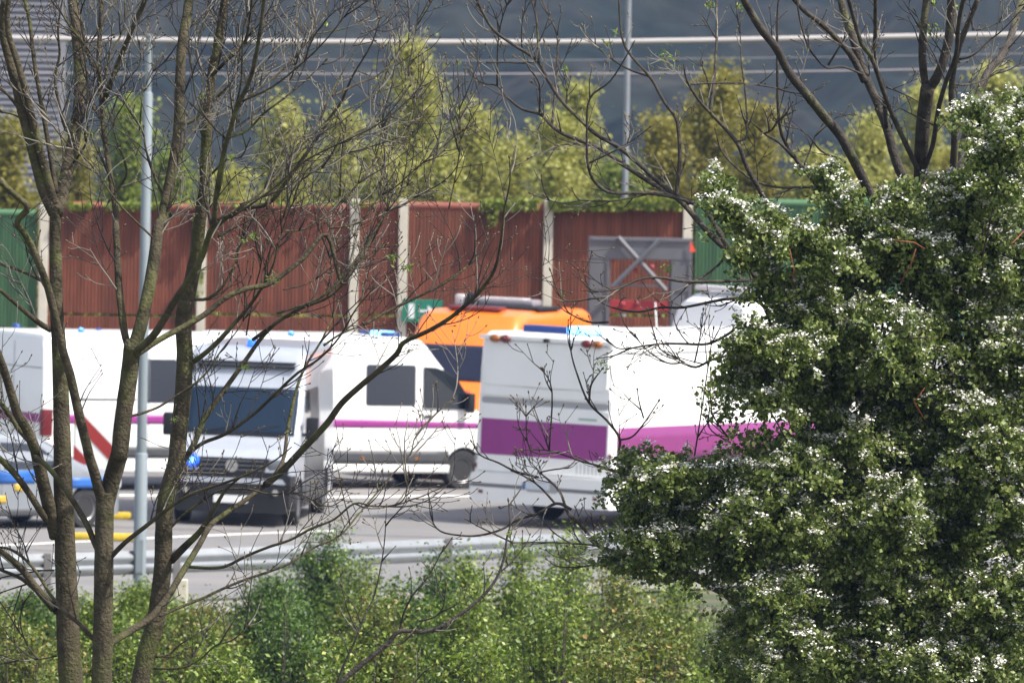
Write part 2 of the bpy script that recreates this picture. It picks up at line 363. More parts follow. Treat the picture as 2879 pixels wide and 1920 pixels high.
# lamp posts
def lamp_post(px_base, Y, z_base, radii, label, ztop, extra=None):
    b = P(px_base, 1300, Y); t = empty('lamp_post', (b.x, Y, z_base)); tag(t, label, 'lamp post')
    for (za, zb, r, nm) in radii:
        MB().lathe([(r, za-z_base), (r, za+.0-z_base+.01), (r*.97, zb-z_base)], 20).build(nm, galvp, t, 1)
    return t
Yp = 117.0; bp = P(392, 1600, Yp); zz = lambda y, x=400: P(x, y, Yp).z; zg = gz(bp.x, Yp)
t = empty('lamp_post', (bp.x, Yp, zg)); tag(t, 'slim grey steel lamp post in three tapering sections behind the bare trees on the left', 'lamp post')
MB().lathe([(.088, 0), (.086, zz(1277)-zg), (.070, zz(1272)-zg)], 24).build('base_section', galvp, t, 1)
MB().lathe([(.068, zz(1274)-zg), (.066, zz(264)-zg), (.048, zz(258)-zg)], 24).build('middle_section', galvp, t, 1)
MB().lathe([(.045, zz(262)-zg), (.043, zz(102)-zg)], 20).build('top_section', galvp, t, 1)
MB().lathe([(.0, zz(102)-zg), (.055, zz(102)-zg), (.055, zz(98)-zg), (0, zz(95)-zg)], 16).build('cap', galv, t, 1)
MB().box(-.05, -.1, .5, .05, -.078, .95, .005).build('service_door', galvp, t)
Yq = 171.0; bq = P(1757, 540, Yq)
t = empty('lamp_post', (bq.x, Yq, -8.1)); tag(t, 'pale thin lamp post rising behind the rust red wall near the top centre', 'lamp post')
MB().lathe([(.075, 0), (.062, 5.0), (.050, 10.5)], 20).build('pole', galv, t, 1)
MB().tube([(0,0,10.4), (-.2,-.3,10.7), (-.7,-.9,10.8)], .035, 10).build('arm', galv, t, 1)
MB().box(-1.15, -1.35, 10.75, -.65, -.8, 10.87, .03).build('lamp_head', galv, t)
# cables
def cable(pts, Y, r, label, m):
    ps = [P(x, y, Y) for x, y in pts]; k = []
    for i in range(len(ps)-1):
        for j in range(8): k.append(ps[i].lerp(ps[i+1], j/8))
    k.append(ps[-1]); o = MB().tube(k, r, 8).build('overhead_cable', m, None, 1); tag(o, label, 'cable')
cm = M('cable_sheath', (.42,.39,.38), .6); cm2 = M('thin_cable', (.26,.24,.25), .6)
cable([(-600,100),(290,112),(860,119),(1300,120),(1700,119),(1960,115),(2570,103),(2879,98),(3500,78)], 190, .062, 'thick pale overhead cable, the uppermost and brightest of the three', cm)
cable([(-600,205),(350,208),(1100,210),(1800,208),(2400,200),(3500,180)], 192, .022, 'thin grey overhead cable, the lowest of the three', cm2)
cable([(-600,150),(350,158),(1100,172),(1600,170),(2400,160),(3500,140)], 194, .009, 'hair-thin overhead cable between the other two', cm2)
# guard rail
def guardrail():
    o0 = Vector((-.9, 122.2, zroad(-.9))); t = empty('guard_rail', o0); tag(t, 'galvanised steel crash barrier beside the road, above the low bushes', 'guard rail')
    prof = [(-.02,.44),(-.02,.47),(-.085,.51),(-.085,.56),(-.02,.60),(-.085,.64),(-.085,.69),(-.02,.73),(-.02,.76)]
    path = []
    for (xa, ya), (xb, yb) in zip(RAIL, RAIL[1:]):
        for j in range(6): path.append((xa+(xb-xa)*j/6, ya+(yb-ya)*j/6))
    path.append(RAIL[-1]); vs = []; n = len(prof)
    for i, (x, y) in enumerate(path):
        a = path[max(i-1, 0)]; b = path[min(i+1, len(path)-1)]; d = Vector((b[0]-a[0], b[1]-a[1], 0)).normalized(); nn = Vector((d.y, -d.x, 0))
        for off, h in prof: vs.append((x-nn.x*off-o0.x, y-nn.y*off-o0.y, zroad(x)+h-o0.z))
    fs = [(i*n+j, (i+1)*n+j, (i+1)*n+j+1, i*n+j+1) for i in range(len(path)-1) for j in range(n-1)]
    me = MB().add(vs, fs).mesh('beam'); o = link('beam', me, galv, t, 4)
    sm = o.modifiers.new('thickness', 'SOLIDIFY'); sm.thickness = .006
    for px in (-260, 130, 500, 870, 1262, 1640, 2020, 2400):
        # find x on the path with that column
        best = min(path_fine(path), key=lambda q: abs(CX+q[0]/q[1]*FPX-px))
        x, y = best; MB().box(x-o0.x+.02, y-o0.y-.12, zroad(x)-.3-o0.z, x-o0.x+.12, y-o0.y-.03, zroad(x)+.77-o0.z, .005).build('post', M('post_steel', (.19,.18,.18), .6, .2, var=.15), t)
def path_fine(p):
    return [(a[0]+(b[0]-a[0])*k/10, a[1]+(b[1]-a[1])*k/10) for a, b in zip(p, p[1:]) for k in range(10)]
guardrail()
# yellow kerb blocks and marker posts
ykm = M('yellow_kerb_paint', (.55,.39,.03), .7, var=.25, vscale=9)
for (px, Y, w, lab) in ((318, YG(318, 1462), .30, 'short yellow kerb block on the asphalt behind the police car, the farther of the two'), (286, YG(286, 1522), .60, 'long yellow kerb block on the asphalt, the nearer of the two')):
    x = xcol(px, Y); mb = MB().box(-w, -.10, 0, w, .10, .11, .045); o = mb.build('kerb_block', ykm, None, 1); o.location = (x, Y, zroad(x)+.02); tag(o, lab, 'kerb block')
for (px, yt, Y, lab) in ((510, 1628, 108, 'stubby pale concrete post in the bushes below the guard rail'), ):
    p = P(px, yt, Y); z0 = gz(p.x, Y); mb = MB().box(-.08, -.08, -.1, .08, .08, p.z-z0, .015); o = mb.build('marker_post', conc); o.location = (p.x, Y, z0); tag(o, lab, 'marker post')
# ------------------------------------------------------------------ vehicles (local x: rear 0 -> front L, y left, z up)
class Veh:
    def __init__(s, name, label, cat, L, W, zb, top, wk, r=.16, belt=1.1, tum=.075, group=None):
        s.L, s.W, s.zb, s.top, s.wk, s.r, s.belt, s.tum = L, W, zb, top, wk, r, belt, tum
        s.t = empty(name, (0,0,0)); tag(s.t, label, cat, group)
    def ztop(s, x): return lerp_list(s.top, x)
    def hw(s, x, z):
        w = s.W/2*lerp_list(s.wk, x); H = max(v for _, v in s.top)
        k = max(0, (z-s.belt)/(H-s.belt)); lo = max(0, (s.belt*.55-z)/(s.belt*.55))
        return w*(1-s.tum*k**1.4-.03*lo**1.5)
    def surf_top(s, x, y):
        zt = s.ztop(x); w = s.hw(x, zt-s.r); a = abs(y)-(w-s.r)
        return zt if a <= 0 else zt-s.r+math.sqrt(max(0, s.r**2-a*a))
    def body(s, m, wheels=(), wr=.42, extra_x=()):
        xs = sorted(set([round(v, 4) for v in [x for x, _ in s.top]+[x for x, _ in s.wk]+list(np.arange(.3, s.L, .3))+list(extra_x)])); xs = [x for x in xs if 0 <= x <= s.L]
        vs = []; ring = None
        for x in xs:
            zt = s.ztop(x); r = min(s.r, (zt-s.zb)*.4); half = []
            for i in range(9):
                z = s.zb+(zt-r-s.zb)*i/8; half.append((s.hw(x, z), z))
            w = half[-1][0]
            for i in range(1, 7):
                a = math.pi/2*i/6; half.append((w-r+r*math.cos(a), zt-r+r*math.sin(a)))
            crown = .03
            for i in range(1, 4): half.append(((w-r)*(1-i/3), zt+crown*(1-(1-i/3)**2)*(.4)))
            sec = [(x, -y, z) for y, z in half]+[(x, y, z) for y, z in reversed(half[:-1])]
            ring = len(sec); vs += sec
        fs = []
        for i in range(len(xs)-1):
            for j in range(ring): fs.append((i*ring+j, i*ring+(j+1) % ring, (i+1)*ring+(j+1) % ring, (i+1)*ring+j))
        fs += [tuple(range(ring-1, -1, -1)), tuple((len(xs)-1)*ring+j for j in range(ring))]
        o = MB().add(vs, fs).build('body', [m, black], s.t, math.radians(32))
        if wheels:
            c = MB()
            for wx in wheels:
                for sy in (-1, 1):
                    c.lathe([(wr, 0), (wr, .55)], 28, to=lambda r_, a, h: (wx+r_*math.cos(a), sy*(s.W/2+.2-h), s.wz+r_*math.sin(a)))
            cm_ = c.mesh('cut'); cm_.materials.append(m); cm_.materials.append(black)
            cm_.polygons.foreach_set('material_index', [1]*len(cm_.polygons))
            co = bpy.data.objects.new('cut', cm_); COL.objects.link(co)
            md = o.modifiers.new('arches', 'BOOLEAN'); md.object = co; md.operation = 'DIFFERENCE'; md.solver = 'EXACT'; md.material_mode = 'TRANSFER'
            bpy.context.view_layer.update(); dg = bpy.context.evaluated_depsgraph_get()
            nm = bpy.data.meshes.new_from_object(o.evaluated_get(dg)); o.modifiers.clear(); o.data = nm
            bpy.data.objects.remove(co)
            nm.polygons.foreach_set('use_smooth', [True]*len(nm.polygons)); nm.set_sharp_from_angle(angle=math.radians(32))
        s.b = o; return o
    wz = .34
    def side(s, name, poly, m, sides=(-1,), off=.004, parent=None, depth=.02):
        for sy in sides:
            MB().prism(poly, depth, lambda u, v, d: (u, sy*(s.hw(u, v)+off-d), v)).build(name, m, parent or s.t)
    def band(s, name, x0, x1, z0, z1, m, sides=(-1,), off=.004, taper=0):
        n = max(2, int((x1-x0)/.25))
        for sy in sides:
            vs = []
            for i in range(n+1):
                x = x0+(x1-x0)*i/n
                for k in range(4):
                    zt = z1-taper*(i/n)**2; z = z0+(zt-z0)*k/3; vs.append((x, sy*(s.hw(x, z)+off), z))
            fs = [(i*4+k, (i+1)*4+k, (i+1)*4+k+1, i*4+k+1) for i in range(n) for k in range(3)]
            o = link(name, MB().add(vs, fs).mesh(name), m, s.t, 4); md = o.modifiers.new('t', 'SOLIDIFY'); md.thickness = .006; md.offset = 0
    def end(s, name, poly, m, x=0, dirn=-1, off=.004, depth=.02, parent=None):   # poly in (y,z) on rear (dirn=-1) / front
        return MB().prism(poly, depth, lambda u, v, d: (x+dirn*(off-d), u, v)).build(name, m, parent or s.t)
    def windscreen(s, name, x0, x1, yf, m, off=.008, y_shift=0):
        n, k = 10, 14; vs = []
        for i in range(n+1):
            x = x0+(x1-x0)*i/n; w = s.hw(x, s.ztop(x)-s.r)*yf
            sl = math.atan2(s.ztop(x+.01)-s.ztop(x-.01), .02)
            for j in range(k+1):
                y = -w+2*w*j/k; vs.append((x-math.sin(sl)*off, y, s.surf_top(x, y)+.012+math.cos(sl)*off))
        fs = [(i*(k+1)+j, (i+1)*(k+1)+j, (i+1)*(k+1)+j+1, i*(k+1)+j+1) for i in range(n) for j in range(k)]
        o = link(name, MB().add(vs, fs).mesh(name), m, s.t, 4); md = o.modifiers.new('t', 'SOLIDIFY'); md.thickness = .012; md.offset = 0; return o
    def wheel(s, x, sy, R=.34, w=.22, inset=.03):
        y = sy*(s.W/2-inset-w/2)
        to = lambda r, a, h: (x+r*math.cos(a), y+sy*h, s.wz+r*math.sin(a))
        q = empty('wheel', (0,0,0)); q.parent = s.t; q.rotation_mode = 'XYZ'
        MB().lathe([(R*.55,-w/2),(R*.93,-w/2),(R,-w*.36),(R,w*.36),(R*.94,w/2),(R*.66,w/2),(R*.62,w*.35)], 32, to=to).build('tyre', rubber, q, math.radians(40))
        MB().lathe([(0,0.02),(R*.2,.02),(R*.3,-.01),(R*.52,w*.30),(R*.64,w*.42),(R*.66,w*.3),(R*.6,-w*.2)], 32, to=to).build('rim', rimm, q, math.radians(40))
        for i in range(6):
            a = 2*math.pi*i/6; mb = MB()
            mb.lathe([(0, .0), (.036, .0), (.036, .012), (0, .012)], 10, to=lambda r, b, h: to(math.hypot(R*.42*1, 0), a, w*.17+h) if r == 0 else (to(R*.42, a, w*.17+h)[0]+r*math.cos(b), to(R*.42, a, w*.17+h)[1], to(R*.42, a, w*.17+h)[2]+r*math.sin(b)))
            mb.build('rim_opening', black, q)
    def place(s, lx, ly, px, Y, heading, tilt=TILT+.004):
        s.t.rotation_euler = (0, tilt, heading)
        c_, s_ = math.cos(heading), math.sin(heading); x = xcol(px, Y)
        ox = x-(lx*c_-ly*s_); oy = Y-(lx*s_+ly*c_); s.t.location = (ox, oy, zroad(ox)+.02)
    def mirror(s, x, z, h=.30, m=None, sides=(-1, 1), reach=.16):
        for sy in sides:
            w = s.hw(x, z); mb = MB(); mb.box(x-.06, min(sy*(w+.06), sy*(w+.06+reach)), z-h/2, x+.07, max(sy*(w+.06), sy*(w+.06+reach)), z+h/2, .035)
            o = mb.build('mirror', m or black, s.t, math.radians(50)); MB().box(x-.02, min(sy*w, sy*(w+.09)), z-h*.35, x+.03, max(sy*w, sy*(w+.09)), z-h*.2).build('mirror_arm', black, o)
    def beacon(s, x, y, z, r=.055, h=.09, lit=True, name='beacon'):
        q = MB().lathe([(r, 0), (r, h*.6), (r*.8, h*.85), (r*.35, h), (0, h)], 16, loc=(x, y, z)).build(name, bluel if lit else blued, s.t, 1)
        if lit: MB().lathe([(0, h*.2), (r*.55, h*.2), (r*.55, h*1.03), (0, h*1.12)], 12, loc=(x, y, z)).build('beacon_core', bluec, q, 1)
    def bar(s, x0, x1, y0, y1, z, h=.1, lit=()):
        q = MB().box(x0, y0, z, x1, y1, z+h, .03).build('light_bar', blued, s.t, 1)
        for (a, b) in lit: MB().box(x0-.006, a, z+.012, x1+.006, b, z+h+.008, .02).build('lit_segment', bluec, q, 1)

def van_top(L, H, bon=1.12, ws0=1.75, ws1=.78, wsz=1.42):
    return [(0,H-.12),(.05,H-.03),(.2,H),(L-ws0-.5,H),(L-ws0-.12,H-.05),(L-ws0,H-.15),(L-ws0+.18,H-.36),(L-ws1,wsz),(L-ws1+.1,wsz-.06),(L-.22,bon),(L-.08,bon-.12),(L,bon-.32)]
VW = [(0,.955),(.06,.99),(.2,1)]
def vwk(L): return VW+[(L-1.2,1),(L-.5,.96),(L-.2,.88),(L-.06,.80),(L,.74)]
def headlights(v, z=.92, y=.72, w=.16):
    L = v.L
    for sy in (-1, 1):
        MB().box(L-.30, sy*y-w if sy > 0 else sy*y-.04, z-.1, L-.03, sy*y+.04 if sy > 0 else sy*y+w, z+.1, .03).build('headlight', M('headlight_glass', (.55,.58,.62), .12, .2), v.t, 1)

# --- van far left (seen from its right rear corner)
def crafter(label, L, H, wheels, heading, side_parts, anchor, rear=True):
    v = Veh('police_van', label, 'van', L, 2.0, .30, van_top(L, H), vwk(L), group='white vans with a purple stripe')
    v.body(white, wheels, .40)
    for x in wheels:
        for sy in (-1, 1): v.wheel(x, sy)
    v.place(*anchor[:4], heading); side_parts(v); return v
def v1(v):
    L = v.L
    v.band('stripe', .02, L-1.0, 1.13, 1.28, purple, (-1, 1))
    v.band('lower_band', .9+.45, 3.9, .56, .75, dkgrey, (-1, 1)); v.band('sill', 1.4, 3.85, .30, .50, white, (-1, 1), .014)
    v.band('door_rail', .7, 1.8, 1.525, 1.545, black, (-1,), .012)
    v.side('side_window', rr(1.86, 1.48, 2.64, 2.20, .10), glassd, (-1,)); v.side('side_window', rr(2.95, 1.50, 3.9, 2.18, .09), glassd, (-1,))
    v.side('cab_window', [(L-2.0,1.42),(L-1.0,1.42),(L-1.35,2.05),(L-1.6,2.15),(L-2.0,2.15)], glass, (-1, 1))
    v.windscreen('windscreen', L-1.6, L-.85, .86, glass); v.mirror(L-1.1, 1.5)
    v.band('seam_line', .05, 4.2, 2.20, 2.207, seam, (-1,), .003)
    for x in (.75, 2.05, 3.05): v.band('seam_line', x, x+.012, .5, 2.4, seam, (-1,), .003)
    # rear doors
    v.end('rear_stripe', [(-.93,1.13),(.93,1.13),(.93,1.28),(-.93,1.28)], purple)
    v.end('door_seam', [(-.006,.5),(.006,.5),(.006,2.45),(-.006,2.45)], seam); v.end('door_seam', [(-.88,2.03),(.88,2.03),(.88,2.045),(-.88,2.045)], seam)
    v.end('rear_bumper', rr(-.97,.28,.97,.5,.05), dkgrey, 0, -1, .08, .1)
    for sy in (-1, 1): MB().box(-.035, sy*.955-.07, .92, .16, sy*.955+.045, 1.36, .02).build('tail_light', redl if sy > 0 else M('red_light', (.13,.010,.014), .35), v.t, 1)
    v.end('number_plate', rr(-.26,.62,.26,.73,.01), plate, 0, -1, .012)
    v.beacon(.9, -.62, 2.60); v.beacon(.5, .78, 2.60, .07, .1, False); v.beacon(1.7, .1, 2.60, .05, .07, False)
    headlights(v)
crafter('white police van with a purple stripe, seen from its rear corner at the far left', 5.9, 2.62, (1.05, 4.55), math.radians(35), v1, (0, -1.0, 118, YG(118, 1384)))
def v2(v):
    L = v.L
    v.band('stripe', .02, L-.62, 1.06, 1.21, purple, (-1, 1), taper=.06)
    v.band('lower_band', 1.3, L-1.32, .44, .67, dkgrey, (-1, 1)); v.band('lower_band', L-.55, L-.25, .44, .67, dkgrey, (-1, 1))
    v.band('sill', 1.35, L-1.3, .29, .43, white, (-1, 1), .012)
    v.side('side_window', rr(L-3.02, 1.43, L-2.02, 2.13, .05), glassd, (-1, 1)); v.side('side_window', rr(1.0, 1.43, L-3.2, 2.13, .05), glassd, (1,))
    v.side('cab_window', [(L-1.86,1.40),(L-.86,1.38),(L-.88,1.5),(L-1.18,1.88),(L-1.40,2.03),(L-1.62,2.09),(L-1.86,2.10)], glass, (-1, 1), .034, None, .05)
    v.windscreen('windscreen', L-1.55, L-.85, .80, glass)
    v.mirror(L-1.0, 1.5, .34)
    for x in (L-1.95, L-3.1): v.band('seam_line', x, x+.012, .42, 2.2, seam, (-1,), .003)
    v.side('door_handle', rr(L-1.85, 1.24, L-1.68, 1.28, .015), black, (-1,), .03); v.side('indicator', rr(L-2.0,.52,L-1.92,.56,.01), ambl, (-1,), .01); v.side('indicator', rr(L-3.1,.52,L-3.02,.56,.01), ambl, (-1,), .01)
    v.bar(L-2.55, L-2.25, -.8, .1, 2.575, .10, [(-.62, -.30)]); v.beacon(.9, -.8, 2.58, .06, .08)
    v.end('rear_bumper', rr(-.97,.28,.97,.5,.05), dkgrey, 0, -1, .08, .1); headlights(v)
    v.end('rear_stripe', [(-.93,1.06),(.93,1.06),(.93,1.21),(-.93,1.21)], purple)
crafter('white police van with purple stripe and blue light bar, between grey van and bus', 5.35, 2.60, (1.1, 4.35), math.radians(33), v2, (4.35, -1.0, 1303, YG(1303, 1378)))

# --- grey van facing the camera
def grey_van():
    L, H = 5.7, 2.74; v = Veh('transport_van', 'silver grey high-roof van with blue flashing lights, facing the viewer', 'van', L, 1.98, .26,
        [(0,H-.12),(.05,H-.03),(.2,H),(L-1.95,H),(L-1.72,H-.07),(L-1.60,H-.18),(L-1.42,2.10),(L-.80,1.40),(L-.7,1.35),(L-.2,1.15),(L-.07,1.04),(L,.80)], VW+[(L-1.2,1),(L-.5,.97),(L-.2,.92),(L-.06,.86),(L,.82)])
    v.body(greyp, (1.15, 4.8), .41)
    for x in (1.15, 4.8):
        for sy in (-1, 1): v.wheel(x, sy, inset=.02)
    v.windscreen('windscreen', L-1.42, L-.80, .90, M('windscreen_glass', (.008,.018,.035), .10, spec=.3))
    for sy in (-1, 1): v.side('cab_window', [(L-2.1,1.5),(L-1.05,1.48),(L-1.5,2.1),(L-2.1,2.1)], glass, (sy,))
    v.side('side_window', rr(2.4,1.5,3.6,2.1,.06), glassd, (1, -1))
    v.end('bumper', [(-.84,.22),(.84,.22),(.92,.34),(.93,.80),(.80,.86),(-.80,.86),(-.93,.80),(-.92,.34)], black, L, 1, .05, .40)
    v.end('grille', [(-.50,.82),(.50,.82),(.58,1.07),(-.58,1.07)], black, L-.02, 1, .045, .12)
    v.end('dark_fascia', rr(-.88, .80, .88, 1.04, .06), black, L-.10, 1, .06, .2)
    g = MB()
    for z in (.88, .95, 1.02): g.prism([(-.5,z),(.5,z),(.5,z+.014),(-.5,z+.014)], .02, lambda u, w_, d: (L+.045-d, u, w_))
    g.build('grille_slats', M('slat_grey', (.18,.19,.2), .4, .5), v.t)
    # emblem: ring with three spokes
    e = MB(); to = lambda r, a, h: (L+.05+h, r*math.cos(a), 0.95+r*math.sin(a))
    e.lathe([(.085,0),(.098,0),(.098,.012),(.085,.012)], 28, to=to)
    for k in range(3):
        a = math.pi/2+k*2*math.pi/3; c_, s_ = math.cos(a), math.sin(a)
        e.prism([(.016*-s_,.95+.016*c_),(.09*c_,.95+.09*s_),(-.016*-s_,.95-.016*c_)], .012, lambda u, w_, d: (L+.05+d, u, w_))
    e.build('emblem', chrome, v.t, 1)
    v.end('bumper_strip', [(-.86,.68),(.86,.68),(.80,.76),(-.80,.76)], greyp, L, 1, .062, .03)
    v.end('lower_grille', rr(-.55,.50,.55,.66,.03), M('deep_black', (.008,.008,.009), .7), L, 1, .058, .02)
    p = v.end('number_plate', rr(-.27,.37,.27,.49,.01), plate, L, 1, .066, .02)
    for sy in (-1, 1):
        MB().box(L-.34, sy*.69-.14, .86, L-.02, sy*.69+.14, 1.06, .05).build('headlight', M('headlight_dim', (.16,.17,.19), .12, .3), v.t, 1)
        MB().lathe([(0,0),(.05,0),(.05,.02),(0,.02)], 14, to=lambda r, a, h: (L+.055+h, sy*.70+r*math.cos(a), .55+r*math.sin(a))).build('fog_lamp', chrome, v.t, 1)
    # roof vents and rack
    for k, z in enumerate((2.50, 2.43)): v_ = MB().box(L-1.62+k*.03, -.78, z, L-1.50+k*.03, .78, z+.025, .008).build('roof_slot', black, v.t)
    MB().tube([(L-1.5,-.84,2.35),(L-1.5,-.84,2.5),(L-1.62,-.8,2.6)], .02, 8).build('rack_bar', black, v.t, 1)
    MB().tube([(L-.80,-.1,1.42),(L-.86,.35,1.50),(L-.90,.62,1.55)], .012, 6).build('wiper', black, v.t, 1); MB().tube([(L-.78,-.7,1.42),(L-.84,-.3,1.49),(L-.88,0,1.54)], .012, 6).build('wiper', black, v.t, 1)
    MB().box(L-.84,-.72,1.385,L-.72,.72,1.42,.01).build('scuttle', black, v.t)
    v.mirror(L-1.0, 1.52, .36, black, reach=.2)
    v.beacon(L-1.95, .02, H+.01, .075, .12); v.beacon(L-2.5, .86, H-.22, .07, .10)
    MB().lathe([(0,0),(.105,0),(.105,.03),(.07,.06),(0,.07)], 20, to=lambda r, a, h: (L+.02+h, -.62+r*math.cos(a), 1.02+r*math.sin(a))).build('grille_beacon', bluel, v.t, 1)
    MB().lathe([(0,0),(.045,0),(.045,.03),(0,.035)], 14, to=lambda r, a, h: (L+.085+h, -.62+r*math.cos(a), 1.02+r*math.sin(a))).build('beacon_core', bluec, v.t, 1)
    v.band('side_trim', 1.6, 4.35, .27, .72, dkgrey, (1, -1), .012); v.band('side_trim', 5.24, 5.6, .27, .80, black, (1, -1), .012); v.band('side_panel_tint', 1.6, 4.35, .72, 1.38, M('graphite_film', (.12,.125,.135), .4, .2), (1, -1), .004)
    for x in (L-2.2, L-3.4): v.band('seam_line', x, x+.014, .4, 2.3, seam, (1,), .003)
    v.place(L, 0, 650, YG(650, 1482), math.radians(-90-5.0), tilt=TILT)
grey_van()

# --- white and purple bus
def bus():
    L, Wd, H = 8.4, 2.5, 3.08
    v = Veh('police_bus', 'white bus with a broad purple stripe, seen from its rear corner', 'bus', L, Wd, .36,
        [(0,H-.16),(.04,H-.05),(.12,H),(L-.8,H),(L-.5,H-.06),(L-.3,H-.3),(L-.05,1.4),(L,.9)], [(0,.965),(.04,.99),(.12,1),(L-.6,1),(L-.15,.93),(L,.86)], r=.13, belt=1.0, tum=.05)
    v.body(buswhite, (2.35, 6.4), .50); v.wz = .44
    for x in (2.35, 6.4):
        for sy in (-1, 1): v.wheel(x, sy, R=.44, w=.28)
    # rear face: panels with real relief
    y = Wd/2
    v.end('rear_panel', rr(-y+.14, 2.23, y-.14, 2.94, .10, 6), buswhite, 0, -1, .045, .06)
    v.end('upper_lip', rr(-y+.05, 2.955, y-.05, 3.02, .02), buswhite, 0, -1, .075, .09)
    # swept lower edge of the upper panel
    poly = [(-y+.10, 2.28), (-y+.35, 2.235), (0, 2.205), (y-.35, 2.235), (y-.10, 2.28), (y-.08, 2.07), (-y+.08, 2.07)]
    v.end('swept_trim', poly, buswhite, 0, -1, .03, .05)
    v.end('recess', rr(-y+.12, 1.93, y-.10, 2.035, .05), M('recess_grey', (.33,.33,.34), .5), 0, -1, .003, .02)
    v.end('hatch', rr(-y+.08, .86, y-.08, 1.90, .03), buswhite, 0, -1, .03, .04)
    v.end('rear_stripe', [(-y+.11, 1.12), (y-.13, 1.12), (y-.13, 1.69), (-y+.11, 1.69)], purple, 0, -1, .035, .02)
    v.end('bumper', rr(-y+.02, .36, y-.02, .83, .07), buswhite, 0, -1, .13, .15)
    v.end('bumper_ledge', rr(-y+.03, .60, y-.03, .66, .02), seam, 0, -1, .132, .02)
    v.end('plate_recess', rr(-.34,.57,.20,.75,.02), M('recess_grey', (0,0,0)), 0, -1, .136, .02)
    # viewer sees the rear with +y on the left
    q = v.end('number_plate', rr(-.20, .61, .28, .72, .01), M('plate_grey', (.55,.60,.66), .4), 0, -1, .145, .02)
    v.end('country_band', [(.22,.612),(.275,.612),(.275,.718),(.22,.718)], blueP, 0, -1, .149, .01, q)
    f = MB()
    for k in range(7):
        if k == 3: continue
        u = .17-k*.05; f.prism([(u,.635),(u-.032,.635),(u-.032,.70),(u,.70)], .004, lambda a, b, d: (-.1495-d+.004, a, b))
    # lights: amber outside, red inside
    for (u, z, m_) in ((y-.33,3.0,ambl),(y-.52,3.0,redl),(-y+.52,3.0,redl),(-y+.33,3.0,ambl)):
        MB().lathe([(0,0),(.082,0),(.075,.03),(.04,.045),(0,.05)], 20, to=lambda r, a, h: (-.078-h, u+1.15*r*math.cos(a), z-.03+.8*r*math.sin(a))).build('marker_light', m_, v.t, 1)
    MB().lathe([(0,0),(.035,0),(.035,.10),(0,.11)], 12, to=lambda r, a, h: (-.075-h, -.03+r*math.cos(a), 2.985+r*math.sin(a))).build('reversing_camera', black, v.t, 1)
    for sy in (-1, 1):
        for k, z in enumerate((1.20, 1.06, .93)):
            MB().lathe([(0,0),(.045,0),(.04,.02),(0,.025)], 14, to=lambda r, a, h: (-.005-h, sy*(y-.06)+r*math.cos(a), z+r*math.sin(a))).build('tail_light', (redl, M('clear_lens', (.3,.3,.3), .2), redl)[k], v.t, 1)
        v.end('reflector', rr(sy*(y-.22)-.04, .50, sy*(y-.22)+.04, .55, .01), M('red_light', (.45,.02,.03)), 0, -1, .137, .01)
    v.end('door_label', rr(-.95, 1.755, -.62, 1.785, .005), M('label_green', (.25,.38,.33), .5), 0, -1, .036, .01)
    for k in range(7): v.end('vent_slot', [(-1.05+k*.07,.90),(-1.042+k*.07,.90),(-1.042+k*.07,1.06),(-1.05+k*.07,1.06)], seam, 0, -1, .034, .01)
    v.band('side_stripe', .12, L-.7, 1.09, 1.66, M('purple_film_sun_side', (.20,.026,.145), .38, var=.04), (-1, 1))  # rear stripe's purple, colour darkened to offset the sun on this side
    v.band('roof_gutter', .1, L-.6, 2.84, 2.87, M('gutter_grey', (.6,.6,.6), .5), (-1, 1), .02)
    v.band('skirt_line', .1, L-.7, .80, .812, seam, (-1, 1), .003)
    v.side('side_window', rr(5.45, 1.80, 5.95, 2.62, .06), glassd, (-1, 1)); v.side('side_window', rr(6.15, 1.80, 7.5, 2.62, .08), glassd, (-1, 1)); v.side('side_window', rr(2.2, 1.80, 5.0, 2.62, .08), glassd, (1,))
    v.windscreen('windscreen', L-.42, L-.06, .9, glass)
    v.mirror(L-.2, 2.1, .5)
    v.bar(.15, .40, -.75, .55, H+.01, .12, [(-.75, -.25)])
    MB().box(1.6,-.5,H,2.6,.5,H+.09,.04).build('roof_hatch', buswhite, v.t, 1)
    MB().tube([(3.2,-.3,H),(3.0,-.35,H+.5)], .012, 6).build('aerial', M('aerial_white', (.8,.8,.8), .5), v.t)
    v.place(0, -Wd/2, 1718, YG(1718, 1500), math.radians(62), tilt=TILT+.010)
bus()

